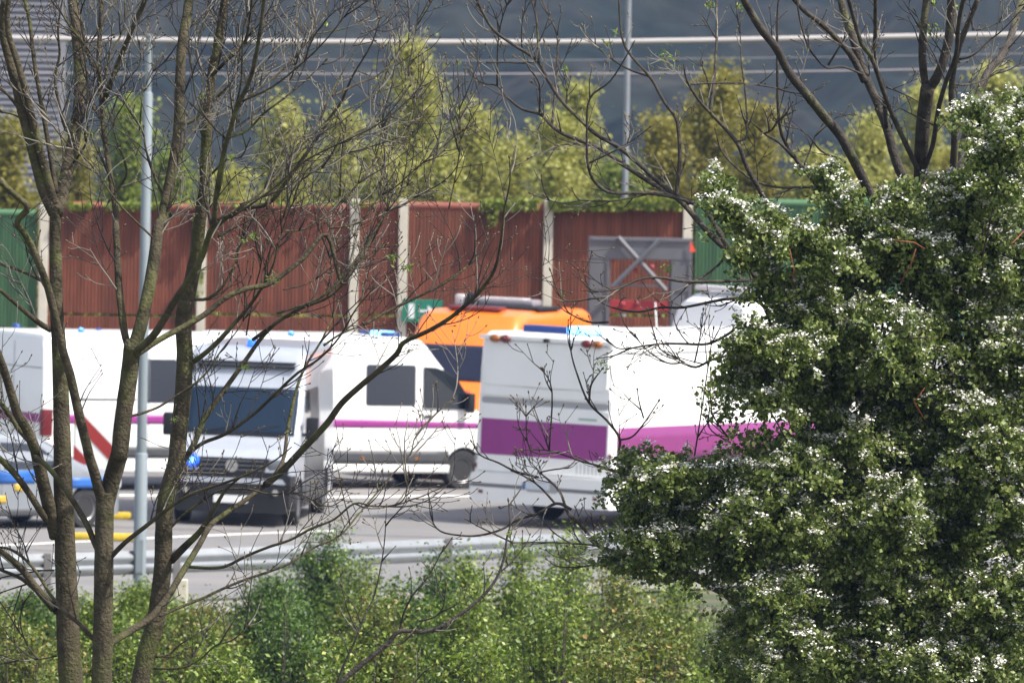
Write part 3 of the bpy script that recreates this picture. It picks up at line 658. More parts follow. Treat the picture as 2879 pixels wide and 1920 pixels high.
# --- orange ambulance behind
def orange_amb():
    L, H = 5.6, 2.92
    v = Veh('ambulance', 'tall bright orange ambulance behind the white bus, roof gear on top', 'ambulance', L, 2.05, .30,
        [(0,H-.12),(.05,H-.03),(.2,H),(L-2.2,H),(L-1.85,H-.08),(L-1.40,2.36),(L-1.36,2.30),(L-.82,1.72),(L-.72,1.62),(L-.2,1.15),(L-.07,1.02),(L,.8)], vwk(L), r=.2)
    v.body(orange, (1.1, 4.6), .40)
    for x in (1.1, 4.6):
        for sy in (-1, 1): v.wheel(x, sy)
    v.windscreen('windscreen', L-1.36, L-.80, .84, M('dark_screen', (.012,.014,.03), .12))
    v.side('cab_window', [(L-2.1,1.5),(L-1.0,1.48),(L-1.4,2.1),(L-2.1,2.1)], glass, (-1, 1))
    # bonnet markings
    v.windscreen('red_bonnet_patch', L-.62, L-.42, .5, redP)
    v.windscreen('white_bonnet_patch', L-.36, L-.2, .62, white)
    v.end('front_mark', rr(-.8,.9,.8,1.05,.03), M('white_mark', (.75,.7,.66), .5), L, 1, .02, .1); v.end('bumper', rr(-.88,.3,.88,.8,.06), dkgrey, L, 1, .06, .2)
    for k in range(3): v.end('red_mark', [(-.7+k*.5,.9),(-.5+k*.5,.9),(-.35+k*.5,1.05),(-.55+k*.5,1.05)], redP, L, 1, .026, .02)
    headlights(v); v.mirror(L-1.05, 1.5, .34); v.band('side_stripe', .1, L-1.3, 1.1, 1.35, white, (-1, 1)); v.band('red_line', .1, L-1.3, 1.37, 1.42, redP, (-1, 1))
    v.end('bar_foot', [(-.01,2.5),(.01,2.5),(.01,2.6),(-.01,2.6)], black, L-1.9, 1)
    # roof equipment
    mg = M('roof_gear_grey', (.28,.25,.27), .5, var=.1); ml = M('roof_gear_light', (.62,.58,.60), .4)
    a = MB().box(1.7, -.5, H+.06, 2.2, .6, H+.17, .04).build('roof_unit', mg, v.t, 1); MB().box(1.75, -.45, H+.17, 2.15, .4, H+.19, .01).build('unit_lid', ml, a)
    MB().box(1.5, -.8, H+.0, 2.7, .9, H+.06, .02).build('roof_rack', black, v.t, 1)
    MB().box(1.9, -.72, H+.04, 2.1, -.56, H+.26, .05).build('horn_box', black, v.t, 1); MB().box(1.9, -.92, H+.04, 2.1, -.76, H+.22, .03).build('work_lamp', ml, v.t, 1)
    MB().box(L-2.35, -.5, H, L-2.0, .5, H+.07, .03).build('light_bar', M('red_bar', (.18,.02,.02), .3), v.t, 1)
    v.place(L-.8, 0, 1250, 152.6, math.radians(-90-20), tilt=TILT)
orange_amb()

# --- tall white van behind the bus and yellow ambulance behind the tree
def white_tall():
    L, H = 5.4, 3.46
    v = Veh('high_roof_van', 'tall white van with rounded high roof, only its roof showing beyond the bus', 'van', L, 2.05, .30,
        [(0,H-.15),(.05,H-.05),(.25,H),(L-2.4,H),(L-2.05,H-.06),(L-1.8,H-.2),(L-1.5,2.45),(L-.8,1.5),(L-.7,1.42),(L-.2,1.1),(L,.8)], vwk(L), r=.28)
    v.body(white, (1.1, 4.5), .40)
    for x in (1.1, 4.5):
        for sy in (-1, 1): v.wheel(x, sy)
    v.windscreen('windscreen', L-1.48, L-.82, .84, glass); v.side('cab_window', [(L-2.1,1.5),(L-1.0,1.48),(L-1.4,2.1),(L-2.1,2.1)], glass, (-1, 1)); v.side('side_window', rr(1.5,1.5,3.0,2.2,.06), glassd, (-1, 1))
    v.mirror(L-1.05, 1.5); headlights(v)
    MB().box(L-2.3,-.75,H+.005,L-2.0,.75,H+.09,.03).build('light_bar', M('roof_gear_light', (0,0,0)), v.t, 1)
    MB().lathe([(.05,0),(.09,.1),(0,.12)], 12, loc=(2.0,.4,H)).build('roof_vent', black, v.t, 1); MB().lathe([(.05,0),(.09,.12),(0,.14)], 12, loc=(1.6,.3,H)).build('roof_vent', black, v.t, 1)
    v.end('rear_bumper', rr(-.97,.28,.97,.5,.05), dkgrey, 0, -1, .08, .1)
    v.place(L-2.0, 0, 2010, 151.5, math.radians(180+38), tilt=TILT)
white_tall()
def yellow_amb():
    L, H = 5.9, 2.85
    v = Veh('ambulance', 'yellow ambulance with blue squares, showing through gaps in the white-flowering tree', 'ambulance', L, 2.05, .30, van_top(L, H), vwk(L), r=.2)
    v.body(yellow, (1.1, 4.7), .40)
    for x in (1.1, 4.7):
        for sy in (-1, 1): v.wheel(x, sy)
    v.windscreen('windscreen', L-1.6, L-.85, .84, glass); v.side('cab_window', [(L-2.1,1.5),(L-1.0,1.48),(L-1.4,2.1),(L-2.1,2.1)], glass, (-1, 1))
    for k in range(7): v.band('blue_square', .3+k*.6, .6+k*.6, 1.25 if k % 2 else 1.0, 1.5 if k % 2 else 1.25, blueP, (-1, 1))
    for k in range(3): v.band('blue_square', .4+k*1.1, .7+k*1.1, 2.2, 2.45, blueP, (-1, 1), .006)
    v.side('side_window', rr(2.2,1.6,3.2,2.1,.05), glassd, (-1, 1)); v.mirror(L-1.05, 1.5); headlights(v)
    v.bar(L-2.4, L-2.1, -.7, .7, H+.01, .11, [(.35, .65)]); v.end('rear_bumper', rr(-.97,.28,.97,.5,.05), dkgrey, 0, -1, .08, .1)
    v.place(L, 0, 2400, 149.5, math.radians(180+12), tilt=TILT)
yellow_amb()

# --- police car and marked white car on the left
def car(name, label, m, L=4.25, H=1.47):
    v = Veh(name, label, 'car', L, 1.78, .20, [(0,.86),(.05,1.0),(.2,1.08),(.55,H-.12),(.8,H-.02),(1.3,H),(2.0,H),(2.4,H-.04),(2.65,H-.14),(3.25,1.03),(3.35,.99),(3.9,.87),(4.12,.76),(L,.55)],
        [(0,.86),(.1,.94),(.35,1),(3.5,1),(3.95,.93),(4.15,.84),(L,.7)], r=.12, belt=.88, tum=.22)
    v.wz = .31; v.body(m, (.85, 3.4), .37)
    for x in (.85, 3.4):
        for sy in (-1, 1): v.wheel(x, sy, R=.31, w=.2)
    v.side('door_window', [(1.75,.92),(2.95,.92),(2.72,1.1),(2.45,1.30),(1.75,1.33)], glass, (-1, 1), .01); v.side('door_window', [(.62,.95),(1.66,.92),(1.66,1.33),(1.1,1.33),(.8,1.22)], glass, (-1, 1), .01)
    v.windscreen('windscreen', 2.70, 3.22, .84, glass); v.windscreen('rear_window', .22, .52, .80, glass)
    v.mirror(2.85, .99, .14, m, reach=.14)
    for x in (1.7, 2.9): v.band('seam_line', x, x+.01, .3, .9, seam, (-1, 1), .003)
    for sy in (-1, 1):
        MB().box(3.95, sy*.62-.16, .60, 4.17, sy*.62+.16, .76, .04).build('headlight', M('headlight_glass', (0,0,0)), v.t, 1)
        MB().box(.0, sy*.70-.10, .72, .16, sy*.70+.10, .98, .03).build('tail_light', redl, v.t, 1)
    v.end('front_grille', rr(-.5,.36,.5,.58,.04), black, L, 1, .01, .1); v.end('rear_bumper', rr(-.78,.22,.78,.48,.06), dkgrey, 0, -1, .07, .2)
    v.band('rocker', 1.3, 2.95, .20, .31, dkgrey, (-1, 1), .008)
    return v
v = car('police_car', 'silver police car with blue and yellow blocks along its side, at the left edge', silver)
v.band('blue_block', 1.62, 2.35, .70, .90, blueP, (-1, 1)); v.band('blue_block', 3.0, 4.05, .62, .78, blueP, (-1, 1)); v.band('blue_block', .95, 1.35, .70, .90, blueP, (-1, 1))
yb = M('yellow_film', (.50,.34,.04), .5)
v.band('yellow_block', 1.42, 1.60, .58, .72, yb, (-1, 1)); v.band('yellow_block', 1.95, 2.12, .58, .70, yb, (-1, 1)); v.band('yellow_block', .35, .55, .74, .88, yb, (-1, 1)); v.band('blue_block', 1.25, 1.62, .33, .48, blueP, (-1, 1), .005); v.band('yellow_block', 1.62, 1.8, .40, .52, yb, (-1, 1)); v.band('blue_block', 0.3, .6, .5, .7, blueP, (-1, 1))
v.bar(1.6, 1.85, -.55, .55, 1.48, .09)
v.place(3.4, -.89, 246, YG(246, 1488), math.radians(42), tilt=TILT)
# striped hazard board between the police car and the first van
def board():
    Y = YG(268, 1455); x = xcol(268, Y); t = empty('hazard_board', (x, Y, zroad(x)+.02), 0, TILT); tag(t, 'white board with diagonal red stripes standing between the police car and the leftmost van', 'board')
    MB().box(-.37, 0, .25, .37, .04, 1.74, .03).build('panel', white, t)
    st = lambda u, v, d: (u, -.004-d, v)
    for k in range(4):
        z = 1.74-.62*k; q = [(-.36, z), (.36, z-.72), (.36, z-1.0), (-.36, z-.28)]
        q = [(u, min(1.72, max(.27, v))) for u, v in q]; MB().prism(q, .004, st).build('red_stripe', redP, t)
    for sx in (-1, 1): MB().box(sx*.28-.03, .04, 0, sx*.28+.03, .09, 1.5, .005).build('leg', dkgrey, t)
    MB().box(-.42, -.25, 0, .42, .35, .10, .03).build('base', rubber, t)
board()
# ------------------------------------------------------------------ bare trees (limbs surveyed from the photograph, then given depth of their own)
ORG = {0:(0,0),1:(0,0),2:(960,0),3:(1920,0),4:(0,640),5:(960,640),6:(1920,640),7:(0,1280),8:(960,1280),9:(1920,1280)}
def parse(s):
    out = []; R = 1
    for tok in s.split():
        if ':' in tok: r, tok = tok.split(':'); R = int(r)
        x, y = tok.split(','); k = 1.633 if R == 0 else 2.449; out.append((ORG[R][0]+float(x)/k, ORG[R][1]+float(y)/k))
    return out
TREE = {}
TREE['A'] = (60.5, [
 (175,66,"7:500,2600 495,1900 490,1567 470,1250 462,1000 450,700 445,500 435,250 430,0 4:425,1350 415,1000 405,800 392,600 385,300 380,0 1:382,1450"),
 (88,48,"1:380,1470 300,1290 210,950 155,760 118,600 70,420 25,250 20,120 35,0"),
 (60,34,"1:385,1440 335,1250 255,950 190,680 120,430 62,250 50,100 70,-60"),
 (36,20,"1:388,1330 335,1000 285,720 235,420 205,160 170,0 150,-80"),
 (95,62,"1:385,1470 430,1330 470,1140 510,950 545,720 550,470 525,220 500,0 480,-90"),
 (60,34,"7:375,1060 240,900 150,780 60,700 0,655 -80,600"),
 (34,18,"7:385,1080 300,980 150,850 0,785 -90,740"),
 (92,46,"7:390,560 350,400 300,200 255,0 4:240,1520 180,1380 120,1280 80,1150 40,1020 0,900 -60,760"),
 (52,40,"7:372,500 290,400 200,260 100,125 0,25 -80,-40"),
 (46,22,"4:345,700 290,670 210,610 110,525 0,430 -80,370"),
 (12,6,"7:390,1380 280,1400 140,1410 0,1370 -80,1330"),
 (12,5,"7:260,1400 180,1290 140,1150 155,1000"),
 (14,6,"7:370,790 250,790 120,775 0,775"),
 (14,7,"7:200,880 90,915 0,945"),
 (40,16,"4:400,620 360,520 310,390 240,340 110,285 0,250"),
 (18,8,"1:480,1150 550,1060 600,960 600,780 600,560 560,300 480,200 400,180"),
 (26,12,"1:500,950 440,860 380,560 410,380 400,200 430,0"),
 (30,14,"1:160,780 110,720 50,650 0,600"), (16,7,"1:165,830 90,790 0,775"),
])
TREE['B'] = (60.0, [
 (135,112,"7:708,2600 704,1900 700,1567 708,1300 712,1000 715,750 718,500 724,320 730,240"),
 (110,108,"7:728,330 775,150 820,0 4:825,1540 850,1300 885,1050 905,880 915,800"),
 (70,34,"7:722,360 690,270 650,120 612,0 4:600,1510 545,1290 505,1110 480,1000 440,870 400,700 340,450 300,330 235,170 180,60 120,-40 1:190,1430 100,1340 0,1250 -60,1190"),
 (56,30,"4:910,870 865,760 840,600 818,400 808,200 800,0 1:800,1500 790,1400 750,1150 715,900 700,700 680,450 690,200 700,0 705,-80"),
 (84,58,"4:915,850 965,690 1005,520 1045,320 1075,120 1090,0 1:1120,1500 1155,1330 1200,1100 1232,850 1240,550 1255,300 1290,100 1305,-60"),
 (56,24,"4:925,860 1050,750 1125,640 1200,510 1290,380 1390,200 1440,50 1:1470,1540 1490,1350 1530,1100 1575,930 1640,720 1700,600 1750,450 1785,250 1820,0 1830,-80"),
 (46,8,"4:930,880 1100,770 1250,690 1400,605 1560,480 1700,420 1850,390 1980,300 2100,200 2250,50 5:0,380 80,270 170,150 240,0 2:330,1450 430,1410 560,1300 630,1130 660,1020 690,820 700,640"),
 (38,12,"7:745,720 860,600 1000,490 1150,370 1300,275 1450,220 1600,170 1750,110 1900,30 2010,-60"),
 (34,16,"7:700,1300 650,1270 560,1170 430,1060 350,960 270,830 180,720 80,650 0,632 -60,630"),
 (44,30,"7:735,780 660,620 600,480 520,340 420,190 330,80 240,0 4:250,1530 130,1390 40,1250 -30,1180"),
 (60,16,"7:745,1310 790,1270 900,1205 1030,1120 1150,980 1240,830 1320,700 1380,600 1450,480 1550,400 1700,300 1850,180 1950,30 4:1980,1390 2040,1120 2100,960 2200,800 2290,620 2340,480"),
 (54,9,"7:1830,200 1960,90 4:2090,1520 2250,1350 5:0,1210 130,1090 250,990 380,870 430,790 600,710 750,620 870,520 960,430 1050,300 1090,150 1110,0 2:1120,1450 1160,1250 1155,1090"),
 (24,7,"5:150,670 350,560 520,480 700,390 850,280 940,200 1000,60"), (20,20,"5:-120,810 0,730 150,670"),
 (24,9,"7:1290,765 1450,775 1560,760 1700,690 1850,630 2000,580 2150,500 2300,440 8:90,330 220,350 370,340 440,280 460,130"),
 (22,9,"7:1100,1105 1250,1040 1400,980 1550,910 1700,850 1850,800 2000,740 2150,640 2340,550 8:120,400 250,250 350,130 470,0 5:520,1420 700,1230 770,1180"),
 (16,6,"7:1070,1385 1160,1370 1240,1300 1380,1210"),(14,6,"7:1060,1465 1250,1460 1380,1400 1480,1310 1600,1270 1700,1180"),
 (22,8,"1:1580,940 1640,745 1780,620 1950,480 2080,330 2160,180 2250,50 2300,-60"),
 (20,8,"1:1570,950 1700,900 1820,780 1940,690 2100,560 2240,420"),
 (18,6,"2:-60,660 0,632 130,570 250,520 380,400 480,250 560,100 620,0 650,-80"),
 (14,6,"2:330,1440 270,1310 300,1100 272,850 270,640 340,420"),
 (14,5,"2:0,1400 150,1220 220,1120 270,950 290,700"),(14,5,"2:0,980 130,900 290,850 400,800"),
 (20,6,"1:1840,1440 1900,1200 2080,1000 2250,850 2351,780 2:150,700 240,640 420,580 480,480"),
 (30,16,"1:1240,850 1330,830 1420,720 1520,600 1560,560"),(18,7,"1:740,1400 850,1250 870,1150 800,960 770,850 730,700"),
 (18,9,"1:1180,1500 1100,1300 1010,1050 980,900 900,780 850,700"),
 (40,30,"0:475,470 520,350 600,150 665,0 680,-60"), (16,12,"0:480,440 430,270 330,130 235,0"), (16,7,"0:700,1090 540,930 420,760 310,660 220,540 180,400"),
 (22,10,"0:1000,900 1020,800 1040,640 1080,500 1110,350 1120,120 1195,-20"), (14,7,"0:1040,640 960,560 900,450 880,300"), (16,6,"0:1100,470 1250,400 1400,280 1500,180 1600,50 1640,-40"), (12,6,"0:1060,600 1200,500 1330,380 1420,210 1450,60"),
 (20,6,"0:1000,1010 1180,900 1300,770 1440,600 1520,430 1640,220 1740,90 1760,-30"), (14,6,"0:1060,1000 1250,870 1400,740 1600,640 1750,560 1880,400"), (12,5,"0:1100,940 1250,880 1330,800 1440,790 1600,700 1720,580"),
 (12,6,"0:1310,1060 1400,1050 1530,960 1600,880"), (12,6,"0:1510,1050 1650,1020 1740,900 1830,760"), (16,6,"0:1270,1440 1500,1350 1640,1180 1780,970 1870,850 1960,700"), (12,5,"0:1560,900 1570,700 1590,560"), (12,6,"0:790,990 760,930 680,740 660,590"),
 (12,6,"0:1400,160 1550,140 1650,100 1740,0"), (9,5,"0:2060,960 2110,700 2110,500 2100,290"), (9,5,"0:1900,780 2000,700 2120,600"), (12,6,"0:1300,1000 1360,850 1480,760 1560,650"), (10,5,"0:1750,780 1820,640 1880,540 1900,430"),(12,6,"0:820,720 900,560 930,420 925,300"),(10,5,"0:640,600 660,420 720,300 780,200"),(11,6,"0:500,560 560,400 640,300 640,200"),
 (26,12,"1:700,580 600,360 560,150 530,0 510,-80"),(24,10,"1:720,560 760,380 850,200 860,0"),
])
TREE['C'] = (61.3, [
 (120,100,"7:860,2600 920,1900 965,1567 1010,1350 1070,1150 1100,950 1122,750 1128,500 1145,300 1200,100 1220,0 4:1225,1480 1250,1250 1270,1000 1272,850 1262,650 1285,500"),
 (96,46,"4:1275,560 1320,350 1350,200 1370,0 1:1385,1450 1405,1250 1425,900 1440,650 1465,480 1500,300 1550,0 1565,-90"),
 (62,22,"7:1180,720 1280,620 1380,520 1470,380 1560,230 1700,120"),
 (40,10,"4:1310,940 1430,850 1560,720 1700,560 1800,420 1880,260 1920,80"),
 (46,9,"7:1200,140 4:1330,1500 1400,1330 1500,1180 1600,1040 1700,900 1800,760 1920,640 2100,540 2250,450 5:0,330 110,240 300,120"),
 (30,10,"4:1290,1560 1400,1480 1550,1420 1750,1280 1900,1140 2050,1000 2200,900 2340,750 5:100,560 220,420"),
 (20,8,"4:890,1300 1000,1270 1100,1230 1190,1170 1330,1080 1430,990 1500,880 1560,800 1640,700 1700,600"),
 (26,10,"4:1270,480 1400,495 1500,440 1580,330 1650,150 1690,0"),
 (26,8,"0:1160,1560 1350,1430 1530,1350 1660,1180 1740,1050 1800,900"), (12,5,"0:1210,1240 1280,1110 1330,960 1400,850"), (10,5,"0:1300,1330 1450,1280 1560,1090"), (10,5,"0:1130,1540 1170,1330 1200,1200 1180,1100"),
 (16,6,"0:850,1370 980,1370 1060,1290 1100,1100 1180,950"), (14,6,"0:1000,1090 1150,1010 1310,960 1450,880"),(14,6,"0:960,300 1060,250 1180,160 1260,60 1300,-40"),(14,6,"0:950,480 1040,420 1180,330 1270,220"),(12,6,"0:950,350 900,250 930,120 1000,0"),
 (28,12,"1:1460,520 1560,420 1680,300 1720,120 1740,-60"), (20,9,"1:1430,720 1600,560 1650,380 1640,180"),
 (20,8,"7:1120,560 1250,420 1400,310 1520,240 1700,230 1850,265 2050,265 2250,350 2351,310"),
 (18,8,"1:1410,1250 1560,1100 1660,1080 1720,960"),
 (40,12,"1:1480,1560 1600,1470 1700,1430 1850,1400 1980,1240 2150,1000 2280,800 2351,700 2:80,520 210,300 270,110"),
])
TREE['D'] = (64.0, [
 (90,62,"6:1560,2400 1580,1500 1590,700 1600,200 3:1610,1440 1620,1300 1640,1200"),
 (92,88,"3:1640,1215 1645,1000 1660,800 1685,600"),
 (56,50,"3:1680,620 1650,430 1655,200 1680,0 1690,-90"), (62,58,"3:1690,620 1750,530 1800,400 1840,200 1850,0 1850,-90"),
 (36,30,"3:1650,1190 1720,1000 1760,750 1810,570 1880,380 1900,150 1945,-60"),
 (56,36,"3:1630,1320 1840,1200 1862,1110 1870,900 1850,650 1870,450 1930,250 2030,0"),
 (60,52,"3:1700,1500 1900,1250 1930,1000 2000,760 2100,500 2220,350 2290,150 2350,-60"),
 (40,28,"3:1630,1190 1600,1130 1500,920 1430,760 1370,600 1300,400 1230,300 1170,100 1140,0 1120,-80"),
 (62,48,"3:1610,1330 1510,1210 1450,1050 1410,900 1345,720 1290,600 1230,450 1150,200 1100,50 1080,-80"),
 (34,26,"3:1400,900 1380,600 1320,450 1325,200 1325,-60"),
 (72,46,"6:1590,260 1480,60 3:1470,1530 1330,1400 1200,1150 1080,930 970,800 850,650 730,500 640,330 530,190 420,0 380,-80"),
 (52,30,"3:1250,560 1170,400 1080,290 960,170 840,80 750,-20"),
 (16,10,"3:1250,520 1100,460 980,465 870,330 820,200 790,50 780,-60"), (16,8,"3:1000,450 1080,320 1130,240"),
 (16,8,"3:1840,580 1950,585 2080,550 2220,470"), (16,8,"3:1900,410 2000,380 2110,280 2200,210 2340,60"),
 (14,7,"3:1400,600 1500,640 1640,710"),(14,6,"3:1740,870 1600,800 1480,740"),(18,10,"3:2000,210 1990,100 2050,0"),
 (12,6,"3:1810,560 1740,400 1680,280 1600,80"),(12,6,"3:2020,210 2150,170 2260,100 2351,0"),
])
TREE['E'] = (63.2, [
 (74,56,"9:1000,2400 860,1800 700,1400 600,1270 480,1130 400,1040 300,950 190,890 60,820"),
 (64,40,"9:880,1850 1000,1500 1050,1000 1000,500 6:950,1500 900,1100 800,800 680,560 560,400"),
 (44,18,"6:600,460 520,360 430,260 320,150 230,0 3:180,1480 130,1420 0,1370 2:2200,1270 2050,1130 1900,1010 1760,930 1650,830 1520,700 1420,550 1350,420 1200,320 1050,210 960,60 920,-40"),
 (46,12,"6:470,300 200,60 3:0,1400 2:2250,1330 2150,1270 1950,1140 1800,1040 1650,970 1540,930 1450,870 1370,790 1240,750 1130,660 1070,590 960,570 870,470"),
 (14,7,"2:1072,590 1078,300 1110,120 1165,-20"),
 (32,12,"3:0,1370 2:2310,1330 2330,1100 2320,900 2300,810 2220,700 2130,540 1990,380 1930,250 1910,0 1905,-60"),
 (18,8,"2:2130,530 1960,470 1800,360 1710,270 1660,180"),
 (28,18,"3:40,1400 2:2340,1370 2100,1330 1870,1330 1760,1270 1700,1150 1690,900 1710,680 1850,560 1960,390 2020,280"),
 (12,7,"2:1700,1125 1860,1050 2000,970 2120,880"), (13,6,"2:2100,1340 1900,1380 1750,1385 1640,1380 1550,1400 1430,1380 1310,1335"),
 (14,7,"2:1620,990 1520,1000 1420,1040 1300,1085"), (13,7,"2:1350,420 1250,435 1130,430 960,430 900,380"),
 (22,10,"2:1360,430 1345,150 1310,0 1300,-60"), (18,8,"2:1450,870 1480,500 1485,250 1400,50 1375,-40"),
 (14,6,"2:1362,790 1362,580 1280,450 1240,300 1250,90"),
 (42,22,"3:620,1500 540,1330 440,1150 370,980 200,790 100,680 25,550 5,440"), (40,34,"6:470,280 400,100 3:640,1540 600,1450"),
 (24,14,"3:190,780 220,500 235,200 230,-40"), (15,9,"3:370,975 440,930 430,650 400,400 395,100"),
 (34,12,"3:1000,1400 900,1250 780,1100 690,950 660,800 650,500 652,100 665,-40"), (36,30,"6:600,420 760,100 3:1080,1530 1000,1400"),
 (20,9,"3:960,1290 800,1290 650,1290 480,1240 340,1130 260,1030 225,900"), (26,14,"3:760,1080 660,980 560,920 460,830"),
 (18,9,"3:1120,1120 1080,1095 950,1040 860,930 720,850"), (14,8,"3:835,1140 880,1020 910,940 960,860"),
 (14,7,"3:560,920 640,850 730,480"),(12,6,"3:40,580 200,575 420,575 600,600 700,610 830,560"),
 (44,18,"9:60,820 8:2150,765 1950,690 1770,620 1650,480 1560,400 1510,260 1430,170 1350,110"),
 (16,8,"8:1355,150 1200,110 1080,50 960,0 5:900,1480"), (16,7,"8:1470,330 1380,230 1290,160 1180,110"),
 (22,9,"8:1580,370 1480,330 1350,400 1220,440 1100,510 950,550 820,550 680,520 620,430 600,280"),
 (12,5,"8:1180,600 1030,530 930,480 860,440"), (13,8,"8:1770,620 1500,600 1200,600"), (14,6,"8:1850,700 1700,760 1500,765 1420,720"),
 (24,18,"8:2100,330 1940,130 5:1910,1560 1915,1450 1830,1330 1700,1200 1620,1000 1580,850 1560,640"), (40,30,"9:30,800 8:2210,560 2100,330"),
 (16,9,"5:1705,1200 1720,1080 1790,980"), (15,8,"5:1912,1460 2000,1440 2080,1350 2180,1200"), (10,5,"5:2080,1310 2050,1200 2038,1120"),
 (18,8,"8:1950,150 1800,80 1650,40 1540,0 5:1400,1530 1250,1530"), (10,6,"5:1430,1530 1330,1250"), (12,6,"5:1500,1540 1300,1530 1270,1240"),(12,6,"5:1430,1530 1450,1130 1385,980"),
 (10,6,"8:1350,120 1440,100 1560,80 1620,20"),
 (26,10,"6:620,610 500,500 330,490 200,510 0,550 5:2200,550 2050,580 1900,560 1770,500 1670,380"),
 (24,9,"6:500,360 280,370 0,370 5:2200,345 2060,355 1900,420 1740,435 1660,370"), (14,7,"5:1830,480 1720,490 1600,505 1510,480 1440,300"),
 (14,7,"5:1840,650 1700,650 1560,580 1520,480"),
 (22,9,"6:380,680 300,740 170,800 0,800 5:2200,800 2000,830 1880,880 1770,900"), (10,6,"5:1990,830 1900,830 1840,780"),
 (20,8,"6:450,820 340,870 200,910 90,960 0,930 5:2351,920 2200,840 2150,720 2110,570"), (11,6,"5:2340,930 2240,930 2100,840 2030,750"),
 (10,6,"6:80,930 120,740 140,570"), (22,14,"6:300,100 270,230 120,350 20,400"), (10,5,"6:330,1480 200,1400 150,1300"),
 (12,6,"6:540,1600 400,1430 310,1440 150,1300"), (12,6,"6:310,1440 200,1270 190,1010"), (10,5,"6:210,1275 300,1270 310,1120"),(10,5,"6:80,1567 130,1250 210,700"),
])
TREE['F'] = (58.8, [
 (44,10,"8:-160,1900 -60,1680 0,1560 150,1430 300,1310 400,1210 550,1215 700,1170 850,1070 980,960 1070,840 1120,700 1140,560 1160,480 1150,320"),
 (14,7,"8:400,1210 430,1080 500,950 600,830 700,640"),
 (18,7,"8:-60,1650 0,1480 100,1260 170,1080 230,950 290,650 310,360"),
 (12,5,"8:540,1140 640,1110 700,1040 720,890"),(10,5,"8:300,1310 420,1290 490,1210"),
 (11,5,"8:130,1250 50,1080 0,900"),(11,5,"8:500,1567 570,1490 640,1440"),
])
TREE_INFO = {
 'A': ('bare_tree', 'leafless tree with the thickest grey-brown trunk, leftmost of the bare trees'),
 'B': ('bare_tree', 'leafless tree whose straight trunk forks into a V in front of the estate car'),
 'C': ('bare_tree', 'leafless tree with a leaning mossy trunk just right of the grey lamp post'),
 'D': ('bare_tree', 'leafless tree with several stout stems fanning up at the upper right'),
 'E': ('bare_tree', 'leafless wide-spreading tree whose thin limbs reach left over the bus'),
 'F': ('sapling', 'slender leafless sapling arching up from the bushes below the bus')}
bark = M('bark', (.066,.055,.036), .95, var=.45, vscale=9, bump=1.0, bscale=45, col2=(.085,.088,.034), c2scale=3.5, c2lo=.50, c2hi=.66, spec=.2)
bark2 = M('grey_bark', (.060,.051,.044), .9, var=.4, vscale=12, bump=.8, bscale=60, col2=(.10,.10,.05), c2scale=3, c2lo=.58, c2hi=.7, spec=.25)
twigm = M('twig_bark', (.036,.029,.027), .75, var=.35, vscale=4, spec=.35)
twigl = M('sunlit_twig_bark', (.20,.18,.155), .7, var=.3, vscale=4, spec=.35)  # same twigs, with sunlight painted in as a paler bark colour
budm = M('bud', (.10,.075,.035), .6, var=.2)
tuft = M('young_leaf', (.16,.24,.04), .5, island=[(0,(.08,.16,.025)),(.5,(.18,.26,.05)),(1,(.30,.33,.08))], trans=.3)
def smooth(pts, k=5):
    out = []
    for i in range(len(pts)-1):
        p0, p1, p2, p3 = pts[max(i-1, 0)], pts[i], pts[i+1], pts[min(i+2, len(pts)-1)]
        for j in range(k):
            t = j/k; out.append(tuple(.5*((2*p1[d])+(-p0[d]+p2[d])*t+(2*p0[d]-5*p1[d]+4*p2[d]-p3[d])*t*t+(-p0[d]+3*p1[d]-3*p2[d]+p3[d])*t**3) for d in range(len(p1))))
    out.append(tuple(pts[-1])); return out
